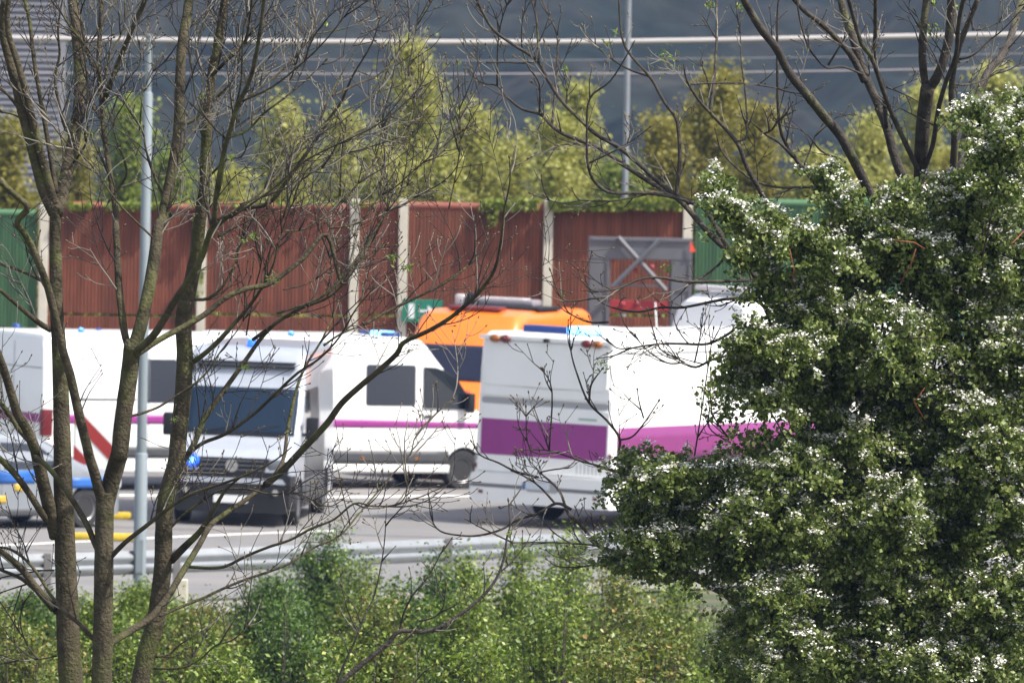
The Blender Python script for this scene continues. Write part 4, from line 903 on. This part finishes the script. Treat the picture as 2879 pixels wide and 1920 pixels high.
def bare_tree(key, density, seed, tw_len=(.10,.42)):
    rnd = random.Random(seed); Y0, polys = TREE[key]; name, label = TREE_INFO[key]
    known = []; lines = []
    for pi, (w0, w1, s) in enumerate(polys):
        p = smooth(parse(s), 4); ext = 0
        if p[-1][1] < 0 and len(p) > 2:                # limbs leaving the picture go on growing above it
            dx, dy = p[-1][0]-p[-5][0], p[-1][1]-p[-5][1]; h = math.hypot(dx, dy); dx, dy = dx/h, dy/h; ext = 7; Lx = (260 if w1 < 14 else 620)*rnd.uniform(.8, 1.2); x, y = p[-1]
            for k in range(ext):
                dx += rnd.uniform(-.22, .22); dy -= .12; h = math.hypot(dx, dy); dx, dy = dx/h, dy/h; x += dx*Lx/ext; y += dy*Lx/ext; p.append((x, y))
        n = len(p); n0 = n-ext
        Ys = Y0
        if known:
            q = min(known, key=lambda q: (q[0]-p[0][0])**2+(q[1]-p[0][1])**2)
            Ys = q[2] if math.hypot(q[0]-p[0][0], q[1]-p[0][1]) < 80 else Y0+rnd.uniform(-.4, .4)
        L = sum(math.hypot(p[i+1][0]-p[i][0], p[i+1][1]-p[i][1]) for i in range(n-1)); dY = rnd.uniform(-1, 1)*L*.0024*.75 if pi else 0
        if pi == 0: dY = 0
        pts = []; rad = []
        for i, (x, y) in enumerate(p):
            f = i/(n-1); fw = min(1, i/max(1, n0-1)); Y = Ys+dY*f+.02*math.sin(f*9+pi); pts.append(P(x, y, Y)); w = (w0+(w1-w0)*fw**.85)/2.449*(1.12 if w0 > 60 else 1.02)*(1 if i < n0 else 1-.88*(i-n0+1)/ext)
            w *= 1+.05*mn.noise(Vector((x*.03, y*.03, pi))); 
            inside = 5 < p[-1][0] < 2870 and 5 < p[-1][1] < 1900
            if w1 < 29 and inside: w = w0/2.449*(1-f)**.8*.9+6.0/2.449*f+1.2*(1-f)
            rad.append(max(w, 2.4)*Y/FPX/2); known.append((x, y, Y))
        lines.append((pts, rad, w0, w1))
    base = lines[0][0][0]; zg = gz(base.x, base.y); o0 = Vector((base.x, base.y, zg))
    t = empty(name, o0); tag(t, label, 'tree')
    pts, rad = lines[0][0], lines[0][1]
    pts = [Vector((pts[0].x, pts[0].y, zg-.1))]+pts; rad = [rad[0]*1.25]+rad
    jit = lambda v: v-o0
    tr = MB(); tr.tube([jit(q) for q in pts], rad, 14); 
    bk = bark if key in 'ABC' else bark2
    tr.build('trunk', bk, t, 4)
    lim, tw, tl, bud = MB(), MB(), MB(), MB(); leafc = []
    for (pp, rr_, w0, w1) in lines[1:]: lim.tube([jit(q) for q in pp], rr_, 8 if w0 > 25 else 6)
    def mkbud(p, d, r):
        bud.tube([jit(p), jit(p+d*r*2.0), jit(p+d*r*4), jit(p+d*r*5.5)], [r*.8, r*1.45, r*1.1, r*.2], 5)
    def twig(p, d, L, r, lev, tgt):
        k = max(4, int(L/.035)); pts = [p]; rad = [r]; bend = Vector((rnd.uniform(-.35, .35), rnd.uniform(-.25, .25), rnd.uniform(.1, .6)))
        for i in range(k):
            d = (d+bend*(1.6/k)+Vector((rnd.gauss(0, .06), rnd.gauss(0, .05), rnd.gauss(0, .06)))).normalized()
            p = p+d*L/k; pts.append(p); f = (i+1)/k; rad.append(max(r*(1-.66*f), .0024)*(1.25 if rnd.random() < .2 else 1))
            if lev < 2 and i > 0 and rnd.random() < (.34 if lev == 0 else .16):
                a = rnd.choice((-1, 1))*rnd.uniform(.5, 1.0); side = Vector((math.cos(a)*d.x-math.sin(a)*d.z, rnd.uniform(-.4, .4), math.sin(a)*d.x+math.cos(a)*d.z)).normalized()
                twig(p, side, L*rnd.uniform(.3, .6), max(r*(1-.5*f)*.65, .0026), lev+1, tgt)
            elif rnd.random() < .10:
                mkbud(p, (d+Vector((rnd.uniform(-1, 1), 0, rnd.uniform(-.3, 1)))).normalized(), .0023)
        tgt.tube([jit(q) for q in pts], rad, 5, True); mkbud(p, d, .0030+.0016*rnd.random())
        if len(leafc) < 3 and rnd.random() < .02: leafc.append((p+d*.02, .5))
    for li, (pp, rr_, w0, w1) in enumerate(lines):
        if w0 > 100 and key != 'D': continue
        L = sum((pp[i+1]-pp[i]).length for i in range(len(pp)-1)); n = int(L*density*(1 if w0 > 14 else 1.3)*(1.3 if w0 < 60 else .6)+rnd.random())
        for _ in range(n):
            i = int((.12+.88*rnd.random()**.8)*(len(pp)-1)); i = min(i, len(pp)-2); d = (pp[i+1]-pp[i]).normalized(); p = pp[i]
            a = rnd.choice((-1, 1))*rnd.uniform(.22, .80); dd = Vector((math.cos(a)*d.x-math.sin(a)*d.z, rnd.uniform(-.5, .5), math.sin(a)*d.x+math.cos(a)*d.z))
            dd.z += .15; twig(p, dd.normalized(), rnd.uniform(*tw_len)*(1.2 if w0 > 40 else .9), rnd.uniform(.0036, .0072), 0, tl if rnd.random() < .36 else tw)
        p, d = pp[-1], (pp[-1]-pp[-2]).normalized()
        if w1 < 12: mkbud(p, d, .0058)
        allm = MB(); mi = []
    for k_, q_ in enumerate((lim, tw, tl, bud)): allm.add(q_.v, q_.f); mi += [k_]*len(q_.f)
    me = allm.mesh('branches'); me.polygons.foreach_set('material_index', mi); link('branches', me, [bk, twigm, twigl, budm], t, 4)
    extra = {'E': [((5,1790,950),1.3),((2,2230,420),2.0),((2,1830,300),.7),((2,1890,230),.6),((5,2240,280),.9),((5,1520,470),.6),((3,190,40),.7),((3,390,50),.7),((2,810,440),.35)], 'D': [((3,1700,200),1.2),((3,2050,620),.4)], 'B': [((4,1870,350),.9),((5,355,215),.8),((5,455,270),.8),((4,1740,60),.5),((1,2240,170),.4)], 'C': [((4,1770,70),.5)], 'A': [], 'F': [((8,1040,950),.5),((8,600,1040),.4)]}[key]
    for (R, x, y), s in extra:
        q = P(ORG[R][0]+x/2.449, ORG[R][1]+y/2.449, Y0-.05); leafc += [(q, s)]
    for q, s in leafc:
        cs = []
        for _ in range(int(26*s)+3):
            v = Vector((rnd.gauss(0, .4), rnd.gauss(0, .4), rnd.gauss(0, .4)))*.062*max(s, .3); cs.append(v[:])
        lo = leaves('leaf_tuft', np.array(cs), .034, tuft, t, up=.3, aspect=.4); lo.location = q-o0
    return t
DENS = {'A': 4.0, 'B': 3.7, 'C': 4.0, 'D': 3.8, 'E': 3.9, 'F': 2.4}
for i, k in enumerate('ABCDEF'): bare_tree(k, DENS[k], 40+i, (.12,.62) if k in 'ABC' else (.08,.32))

# ------------------------------------------------------------------ white-flowering hawthorn
def hawthorn():
    K = 2879/2351
    B = [(1640,440,30,50),(1690,490,50,40),(1760,520,60,50),(1730,590,50,35),(1830,560,60,60),(1905,410,32,50),(1940,480,45,60),(2060,450,30,40),(1900,600,60,50),
     (1720,780,60,55),(1700,860,45,50),(1790,840,70,90),(1760,930,50,45),(1850,720,90,90),(1790,660,60,50),(1950,620,100,90),(2080,560,100,80),(2200,480,90,100),(2300,380,80,130),(2250,270,55,50),(2340,290,60,80),(1900,860,90,90),(2020,780,100,100),(2150,700,110,100),(2280,620,110,110),(1860,965,70,50),(2000,930,110,90),(2140,880,110,100),(2280,820,110,110),
     (1470,1060,45,30),(1440,1110,45,35),(1520,1100,80,45),(1600,1080,80,45),(1550,1170,90,55),(1450,1180,40,35),(1470,1240,65,30),(1430,1290,45,25),(1560,1260,90,45),(1510,1310,50,25),(1650,1180,90,80),(1760,1110,100,60),(1850,1080,80,60),(1700,1280,100,80),(1820,1220,110,100),(1950,1100,110,100),(1990,1250,120,110),(2120,1080,120,110),(2260,1020,110,120),(2150,1240,120,120),(2290,1200,110,120),(1780,1380,90,70),(1900,1380,110,90),(2050,1400,120,100),(2200,1400,120,110),(2310,1390,100,120),(1850,1480,90,60),(1960,1520,110,70),(2100,1530,120,80),(2250,1530,120,80),(1700,1430,50,35),(1750,1530,60,35),
     (1960,760,80,80),(1830,800,60,60),(2090,800,90,90),(2230,740,80,80),(1960,1020,80,45),(2080,1000,90,60),(2200,940,90,80),(2000,560,70,60),(2130,620,90,80),(2230,560,80,80),(1900,1180,90,80),(2060,1170,90,80),(2220,1120,90,80),(1700,1200,70,60),
     (2440,500,90,200),(2440,850,100,200),(2440,1200,100,200),(2440,1500,100,150),(2200,1650,260,90),(1950,1680,120,80)]
    rnd = random.Random(5); o0 = P(2540, 1900, 61.6); o0.z = gz(o0.x, 61.6)
    t = empty('hawthorn', o0); tag(t, 'dense dark green tree covered in small white blossom, filling the right side', 'tree')
    O = np.array(o0[:]); LC, FC, stems = [], [], MB(); lc2 = []
    trunk_c = P(2560, 1560, 61.8)
    for bi, (cx, cy, rx, ry) in enumerate(B):
        cx *= K; cy *= K; rx *= K; ry *= K
        Yc = 61.2+rnd.uniform(-.5, .5)+(.25 if cx > 2300 else 0); C = np.array(P(cx, cy, Yc)[:]); ax = np.array([rx, (rx+ry)/2*1.05, ry])*Yc/FPX*.94
        rim = max(.15, min(1, (rx*ry)/9000))
        n = int(9+rx*ry/210)
        for _ in range(n):
            d = rand_dirs(1)[0]; d[1] -= .25; d[2] += .20; d /= np.linalg.norm(d); f = rnd.random()**.35
            p0 = C+d*ax*f*rnd.uniform(.70, 1.06); out = d*np.array([.8,.8,.6])+np.array([rnd.uniform(-.5,.5), rnd.uniform(-.4,.2), rnd.uniform(-.15,.75)]); out /= np.linalg.norm(out)
            L = rnd.uniform(.10, .24) if rnd.random() < .72 else rnd.uniform(.26, .44); m = int(rnd.uniform(44, 78)*(.8+L)); s = RNG.random(m); droop = np.array([0, 0, -1])*(s[:, None]**2)*L*.35
            rad = (.022+.024*(1-s))[:, None]
            pos = p0+out*L*(s[:, None]-.35)+droop+RNG.normal(size=(m, 3))*rad*np.array([1, 1, .72]); LC.append(pos)
            flowering = rnd.random() < (.56 if d[2] > -.1 else .24)
            if flowering and f > .58:
                k = int(rnd.uniform(26, 80)); s2 = RNG.random(k); c2 = p0+out*L*(s2[:, None]-.3)+np.array([0,0,-1])*(s2[:, None]**2)*L*.35+RNG.normal(size=(k, 3))*np.array([.022,.022,.012]); c2[:, 2] += .040; FC.append(c2)
            if rnd.random() < .16:
                stems.tube([Vector(C-O), Vector(p0-O), Vector(p0+out*L*.5-O)], [.007, .005, .002], 5)
        # sparse inner leaves
        m = int(rx*ry/26); q = rand_dirs(m)*(RNG.random((m, 1))**.5)*ax*.8; lc2.append(C+q)
        a = Vector(C-O); b = trunk_c-o0; mid = (a+b)/2+Vector((0, .35, -.25)); sm = smooth([b[:], mid[:], a[:]], 4)
        if cx/K < 2400 and bi % 3 == 0: stems.tube([Vector(v) for v in sm], [.018-.013*i/(len(sm)-1) for i in range(len(sm))], 6)
    # deeper back layer, closing the crown on the right
    for qi in range(165):
        cx, cy = (rnd.uniform(2050, 2980), rnd.uniform(560, 2000)) if qi < 120 else (rnd.uniform(2770, 3000), rnd.uniform(800, 1500))
        if cx < 2350 and cy < 850: continue
        if 2420 < cx < 2560 and 850 < cy < 1080: continue
        if 2560 < cx < 2760 and 850 < cy < 1080 : continue
        C = np.array(P(cx, cy, 62.6+rnd.random()*.8)[:]); m = 520; q = rand_dirs(m)*(RNG.random((m, 1))**.5)*np.array([.26,.26,.24]); lc2.append(C+q)
    leafm = M('hawthorn_leaf', (.05,.09,.02), .42, island=[(0,(.045,.075,.014)),(.35,(.105,.15,.03)),(.8,(.20,.25,.06)),(1,(.38,.41,.16))], trans=.38, spec=.5)
    A = np.concatenate(LC)-O; hole = []
    def leaf_gap(arr):                              # a few see-through windows in the crown
        w = arr+O; k = np.ones(len(w), bool)
        for (x, y, r) in ((2485,930,30),(2530,905,16),(2692,890,22),(2710,940,14),(2640,1015,26),(2300,962,12),(2405,1145,18),(2190,1185,40),(2110,1180,34),(2290,1200,14)):
            c = P(x, y, 61.5); dx = (w[:, 0]/w[:, 1]-c.x/c.y)*FPX; dz = (w[:, 2]/w[:, 1]-c.z/c.y)*FPX; q = dx*dx+dz*dz; rn = r*np.array([1+.9*mn.noise(Vector((a*.045, b*.045, r))) for a, b in zip(dx*(q < 9*r*r), dz*(q < 9*r*r))]); k &= ~((q < rn*rn) & (RNG.random(len(w)) < .90))
        return arr[k]
    A = leaf_gap(A); A2 = leaf_gap(np.concatenate(lc2)-O); F = leaf_gap(np.concatenate(FC)-O)
    leaves('foliage', A, .034, leafm, t, up=.45, aspect=.78); leaves('inner_foliage', A2, .040, leafm, t, up=.4, aspect=.8)
    leaves('blossom', F, .0190, M('blossom_white', (.74,.73,.68), .6, trans=.15), t, up=1.3, aspect=.95, fold=.1)
    stems.build('branches', bark2, t, 4)
    tb = MB(); tb.tube([Vector((0,0,-.1)), Vector((.03,0,.8)), (trunk_c-o0)*.6, trunk_c-o0], [.13,.11,.09,.06], 12); tb.build('trunk', bark2, t, 4)
    for (a, b, c) in (((2510,675),(2570,682),(2600,700)),((2575,700),(2560,745),(2530,800)),((2600,1090),(2570,1130),(2600,1180)),((2220,700),(2232,760),(2225,800)),((2840,690),(2860,670),(2879,650))):
        MB().tube([P(*a, 60.7)-o0, P(*b, 60.75)-o0, P(*c, 60.9)-o0], [.003, .0045, .004], 5).build('russet_twig', M('russet_bark', (.22,.06,.025), .6), t, 4)
hawthorn()

# ------------------------------------------------------------------ young trees behind the wall
def young_tree(px, top, Y, wpx, label, kind, seed):
    rnd = random.Random(seed); b = P(px, 700, Y); zt = P(px, top, Y).z; zg = gz(b.x, Y); H = zt-zg; t = empty('young_tree', (b.x, Y, zg)); tag(t, label, 'tree', 'young trees behind the noise barrier')
    hw_ = wpx*Y/FPX/2; tr = MB(); tr.tube([(0,0,-.1), (rnd.uniform(-.1,.1),0,H*.4), (rnd.uniform(-.15,.15),0,H*.75), (0,0,H*.97)], [.09,.07,.04,.012], 8); tr.build('trunk', bark2, t, 4)
    br = MB(); cs = []
    n = int(75+hw_*44)
    for _ in range(n):
        h = rnd.uniform(.22, .98)*H; a = rnd.uniform(0, 6.28); prof = (1-((h/H-.25)/.78)**2*.80) if h/H > .25 else 1
        L = hw_*prof*(rnd.uniform(.3, 1.0) if rnd.random() < .75 else rnd.uniform(1.0, 1.5)); up = rnd.uniform(.35, 1.3); d = Vector((math.cos(a), math.sin(a), up)).normalized()
        p = Vector((0, 0, h-L*up*.6)); pts = [p+d*L*k/4+Vector((rnd.gauss(0, .04), rnd.gauss(0, .04), .08*(k/4)**2*L)) for k in range(5)]; pts[0] = p
        br.tube(pts, [.026,.02,.015,.010,.005], 5); m = int(75+95*L)
        for _ in range(m):
            s = rnd.random()**.7*4; i = min(int(s), 3); q = pts[i].lerp(pts[i+1], s-i); g = .10+.10*rnd.random(); cs.append((q.x+rnd.gauss(0, g), q.y+rnd.gauss(0, g), q.z+rnd.gauss(0, g*.9)))
    br.build('branches', bark2, t, 4)
    pal = {0: [(0,(.22,.24,.04)),(.5,(.42,.42,.10)),(1,(.60,.57,.20))], 1: [(0,(.16,.16,.022)),(.5,(.29,.265,.04)),(1,(.44,.38,.09))], 2: [(0,(.12,.17,.02)),(.5,(.22,.28,.04)),(1,(.36,.40,.09))]}[kind]
    leaves('crown', np.array(cs), .095, M('spring_leaf_%s' % 'abc'[kind], pal[1][1], .5, island=pal, trans=.5), t, up=.2, aspect=.7)
YT = [
 (20,330,186,190,'dark olive young tree below the grey building, behind the left trunks',1),
 (200,390,190,150,'small olive young tree right of the grey building, behind the left trunks',1),
 (360,290,187,180,'bright green young tree just beside the left lamp post',2),
 (480,420,184,150,'low bright green young tree right of the left lamp post',2),
 (640,470,186,190,'low yellow-green young tree left of the tall ones over the rust red wall',0),
 (800,290,188,200,'yellow-green young tree with a narrow top, left of the tallest one',0),
 (960,330,184,170,'yellow-green young tree in the shoulder of the tallest one',0),
 (1150,118,189,220,'tallest yellow-green young tree, its tip crossing the thick cable',0),
 (1320,300,185,200,'yellow-green young tree leaning out right of the tallest one',0),
 (1440,400,187,220,'low yellow-green young tree left of the right-hand lamp post',0),
 (1560,330,184,190,'yellow-green young tree close left of the right-hand lamp post',0),
 (1620,240,191,150,'slim yellow-green young tree whose tip stands left of the right-hand lamp post',0),
 (1740,460,183,200,'low fresh green young tree at the foot of the right-hand lamp post',2),
 (1860,330,187,190,'olive young tree just right of the right-hand lamp post',1),
 (2010,195,188,280,'tall olive young tree in the middle of the right half',1),
 (2140,300,186,180,'olive young tree right of the tall olive one',1),
 (2290,430,184,190,'low yellow-green young tree above the green barrier',0),
 (2440,330,189,200,'yellow-green young tree behind the stout bare stems',0),
 (2600,250,187,200,'olive yellow young tree right of the stout bare stems',0),
 (2780,190,188,240,'yellow-green young tree at the right edge above the blossom',0),
 (2960,300,188,240,'yellow-green young tree just past the right edge',0),
 (1060,420,183,200,'low yellow-green young tree at the foot of the tallest one',0),
 (1230,450,183,190,'low yellow-green young tree right below the tallest one',0),
 (2380,470,182,190,'low yellow-green young tree hugging the top of the green barrier',0),
 (2700,420,184,220,'low olive young tree behind the blossom at the right',1),
 (3130,260,187,230,'olive young tree beyond the right edge, second from it',1),
 (3330,330,189,230,'low yellow-green young tree beyond the right edge, third from it',0),
 (3560,240,186,240,'tall yellow-green young tree beyond the right edge, fourth from it',0),
 (-360,300,187,240,'yellow-green young tree beyond the left edge, nearest to it',0),
 (-600,340,189,240,'olive young tree beyond the left edge, second from it',1),
 (-140,360,188,220,'olive young tree at the far left below the canopy',1)]
for i, (px, top, Y, w, lab, k) in enumerate(YT): young_tree(px, top-12, Y, w*1.5, lab, k, 100+i)

# ------------------------------------------------------------------ low bushes on the bank
def shrub(px, top, Y, wpx, label, kind, seed, spikes=3):
    rnd = random.Random(seed); b = P(px, 1700, Y); zt = P(px, top, Y).z; zg = gz(b.x, Y); H = max(.5, zt-zg); t = empty('shrub', (b.x, Y, zg)); tag(t, label, 'shrub', 'low bushes on the bank')
    hw_ = wpx*Y/FPX/2; cs = []; st = MB(); n = int(90+hw_*170)
    for k in range(n):
        a = rnd.uniform(0, 6.28); r = hw_*rnd.random()**.6; tipx, tipy = math.cos(a)*r, math.sin(a)*r*.8; h = H*(1-.5*(r/hw_)**2)*(1-.75*rnd.random()**1.6)
        if k < spikes: tipx *= .5; h = H*rnd.uniform(.96, 1.06)
        p0 = Vector((tipx*.35, tipy*.35, 0)); p1 = Vector((tipx*.8, tipy*.8, h*.6)); p2 = Vector((tipx, tipy, h)); st.tube([p0, p1, p2], [.014, .009, .003], 5)
        m = int(rnd.uniform(50, 110)); sx, sz = rnd.uniform(.08, .17), rnd.uniform(.05, .10)
        for _ in range(m):
            if rnd.random() < .75: q = p2; gx, gz_ = sx, sz
            else: q = p1.lerp(p2, rnd.random()); gx = gz_ = .06
            cs.append((q.x+rnd.gauss(0, gx), q.y+rnd.gauss(0, gx), q.z+rnd.gauss(0, gz_)-.02))
    st.build('stems', bark2, t, 4)
    pal = {0: [(0,(.05,.09,.012)),(.4,(.13,.20,.022)),(.8,(.22,.29,.04)),(1,(.36,.40,.10))], 1: [(0,(.035,.075,.012)),(.5,(.075,.14,.022)),(1,(.15,.24,.04))], 2: [(0,(.07,.10,.018)),(.4,(.14,.19,.028)),(.8,(.22,.26,.05)),(1,(.33,.21,.07))]}[kind]
    leaves('foliage', np.array(cs), .044, M('bush_leaf_%s' % 'abc'[kind], pal[1][1], .45, island=pal, trans=.3), t, up=.7, aspect=.6)
SH = [
 (-60,1640,101,260,'olive bush at the lower left edge, behind the thickest trunk',2,3),(250,1655,99,200,'bush between the two left trunks, below the guard rail',0,3),
 (395,1615,105,190,'green bush around the foot of the left lamp post',0,4),(560,1680,100,230,'low yellowish bush around the pale concrete post',2,3),
 (760,1590,101,260,'dark green bush right of the pale concrete post, under the guard rail',1,4),(905,1470,103,200,'dark green bush with one tall shoot before the guard rail, below the grey van',1,3),
 (1010,1560,99,220,'green bush in front of the guard rail below the road',0,4),(1130,1610,97,220,'green bush left of the guard rail post in the middle',1,3),
 (1225,1545,100,110,'narrow green bush directly left of the middle guard rail post',1,3),(1310,1545,101,130,'narrow green bush directly right of the guard rail post in the middle',0,4),
 (1460,1500,100,90,'slim yellow-green shoot standing in front of the guard rail left of the bus wheel',0,2),(1600,1490,99,220,'yellow-green bush rising below the rear of the bus',0,5),(1500,1620,94,240,'bright green bush in the dip right of the middle',0,4),
 (1740,1560,96,230,'yellow-green bush at the left foot of the blossoming tree',2,3),(1900,1600,92,260,'yellow-green bush under the left branches of the blossoming tree',0,3),(2120,1620,90,300,'green bush behind the lower left of the blossoming tree',0,3),(2400,1680,88,320,'green bush behind the lower middle of the blossoming tree',1,3),(2720,1680,88,320,'green bush behind the lower right of the blossoming tree',1,3),
 (70,1640,106,240,'grey-green bush at the lower left edge, just under the guard rail',1,3),(470,1665,104,200,'small green bush between the leaning trunk and the pale concrete post',0,3),
 (3020,1560,92,300,'bright green bush just past the right edge below the blossoming tree',0,3),(3300,1520,95,320,'yellowish bush past the right edge under the guard rail',2,3),(3150,1740,80,340,'dark green bush past the bottom right corner',1,3),(3480,1700,84,340,'green bush far past the bottom right corner',0,3),(-330,1660,100,280,'green bush past the lower left edge under the guard rail',0,3),(-280,1790,80,340,'olive bush past the bottom left corner',2,3),
 (60,1760,84,300,'olive bush at the bottom left corner, left of the thickest trunk',2,3),(330,1745,83,250,'bush filling the gap between the forked trunk and the leaning trunk at the bottom',0,3),(560,1740,82,260,'olive bush right of the leaning trunk at the bottom',2,3),
 (800,1690,84,300,'dark green bush at the bottom, right of the leaning trunk',1,3),(1060,1660,83,300,'mixed green bush at the bottom, left of the arching sapling',2,3),(1300,1640,82,320,'bright green bush at the bottom centre behind the arching sapling',0,4),(1560,1650,81,320,'bright yellow-green bush at the bottom, right of the centre',0,4),
 (1820,1680,80,320,'green bush at the bottom under the overhanging blossom',2,3),(2080,1790,79,300,'bush at the bottom under the dark right-hand foliage',0,3),
 (200,1860,72,320,'nearest olive bush at the bottom edge between the left trunks',2,3),(620,1830,72,340,'nearest green bush at the bottom edge, right of the leaning trunk',0,3),(980,1800,72,340,'nearest mixed bush at the bottom edge, left of the centre',0,3),(1340,1790,71,360,'nearest bush at the bottom edge in the centre',0,3),(1720,1800,71,360,'nearest bush at the bottom edge, right of the centre',2,3),(2060,1850,71,300,'nearest bush at the bottom edge under the blossoming tree',0,3)]
for i, (px, top, Y, w, lab, k, sp) in enumerate(SH): shrub(px, top+(34 if Y > 90 else 14), Y, w, lab, k, 300+i, sp)
# rough grass
def grass():
    n = 26000; y = 84+RNG.random(n)*32; x = (RNG.random(n)-.5)*18; k = np.array([y[i] < 119-(-.9-x[i])*1.15 - 4 for i in range(n)]); x, y = x[k], y[k]
    z = np.array([gz(a, b) for a, b in zip(x, y)]); c = np.stack([x, y, z+.14], 1); m = len(c)
    u = np.stack([RNG.normal(size=m)*.05, RNG.normal(size=m)*.05, np.full(m, .16)+RNG.random(m)*.14], 1); v = np.stack([np.full(m, .010), RNG.normal(size=m)*.006, np.zeros(m)], 1)
    o = quads_mesh('rough_grass', c, u, v, M('grass_blade', (.10,.14,.03), .6, island=[(0,(.06,.10,.02)),(.5,(.13,.17,.04)),(1,(.30,.27,.15))], trans=.3)); tag(o, 'rough grass growing between the bushes and the crash barrier', 'grass', kind='stuff')
grass()
# far haze
HZD = 0.00019
mb = MB().box(-1700, -70, -30, 1700, 3300, 420); o = mb.build('haze', None); tag(o, kind='stuff')
hm = bpy.data.materials.new('air'); hm.use_nodes = True; nt = hm.node_tree; nt.nodes.remove(nt.nodes['Principled BSDF']); pv = nt.nodes.new('ShaderNodeVolumePrincipled')
pv.inputs['Color'].default_value = (.34,.50,.95,1); pv.inputs['Density'].default_value = HZD; pv.inputs['Anisotropy'].default_value = .2
nt.links.new(pv.outputs[0], nt.nodes['Material Output'].inputs['Volume']); o.data.materials.append(hm)
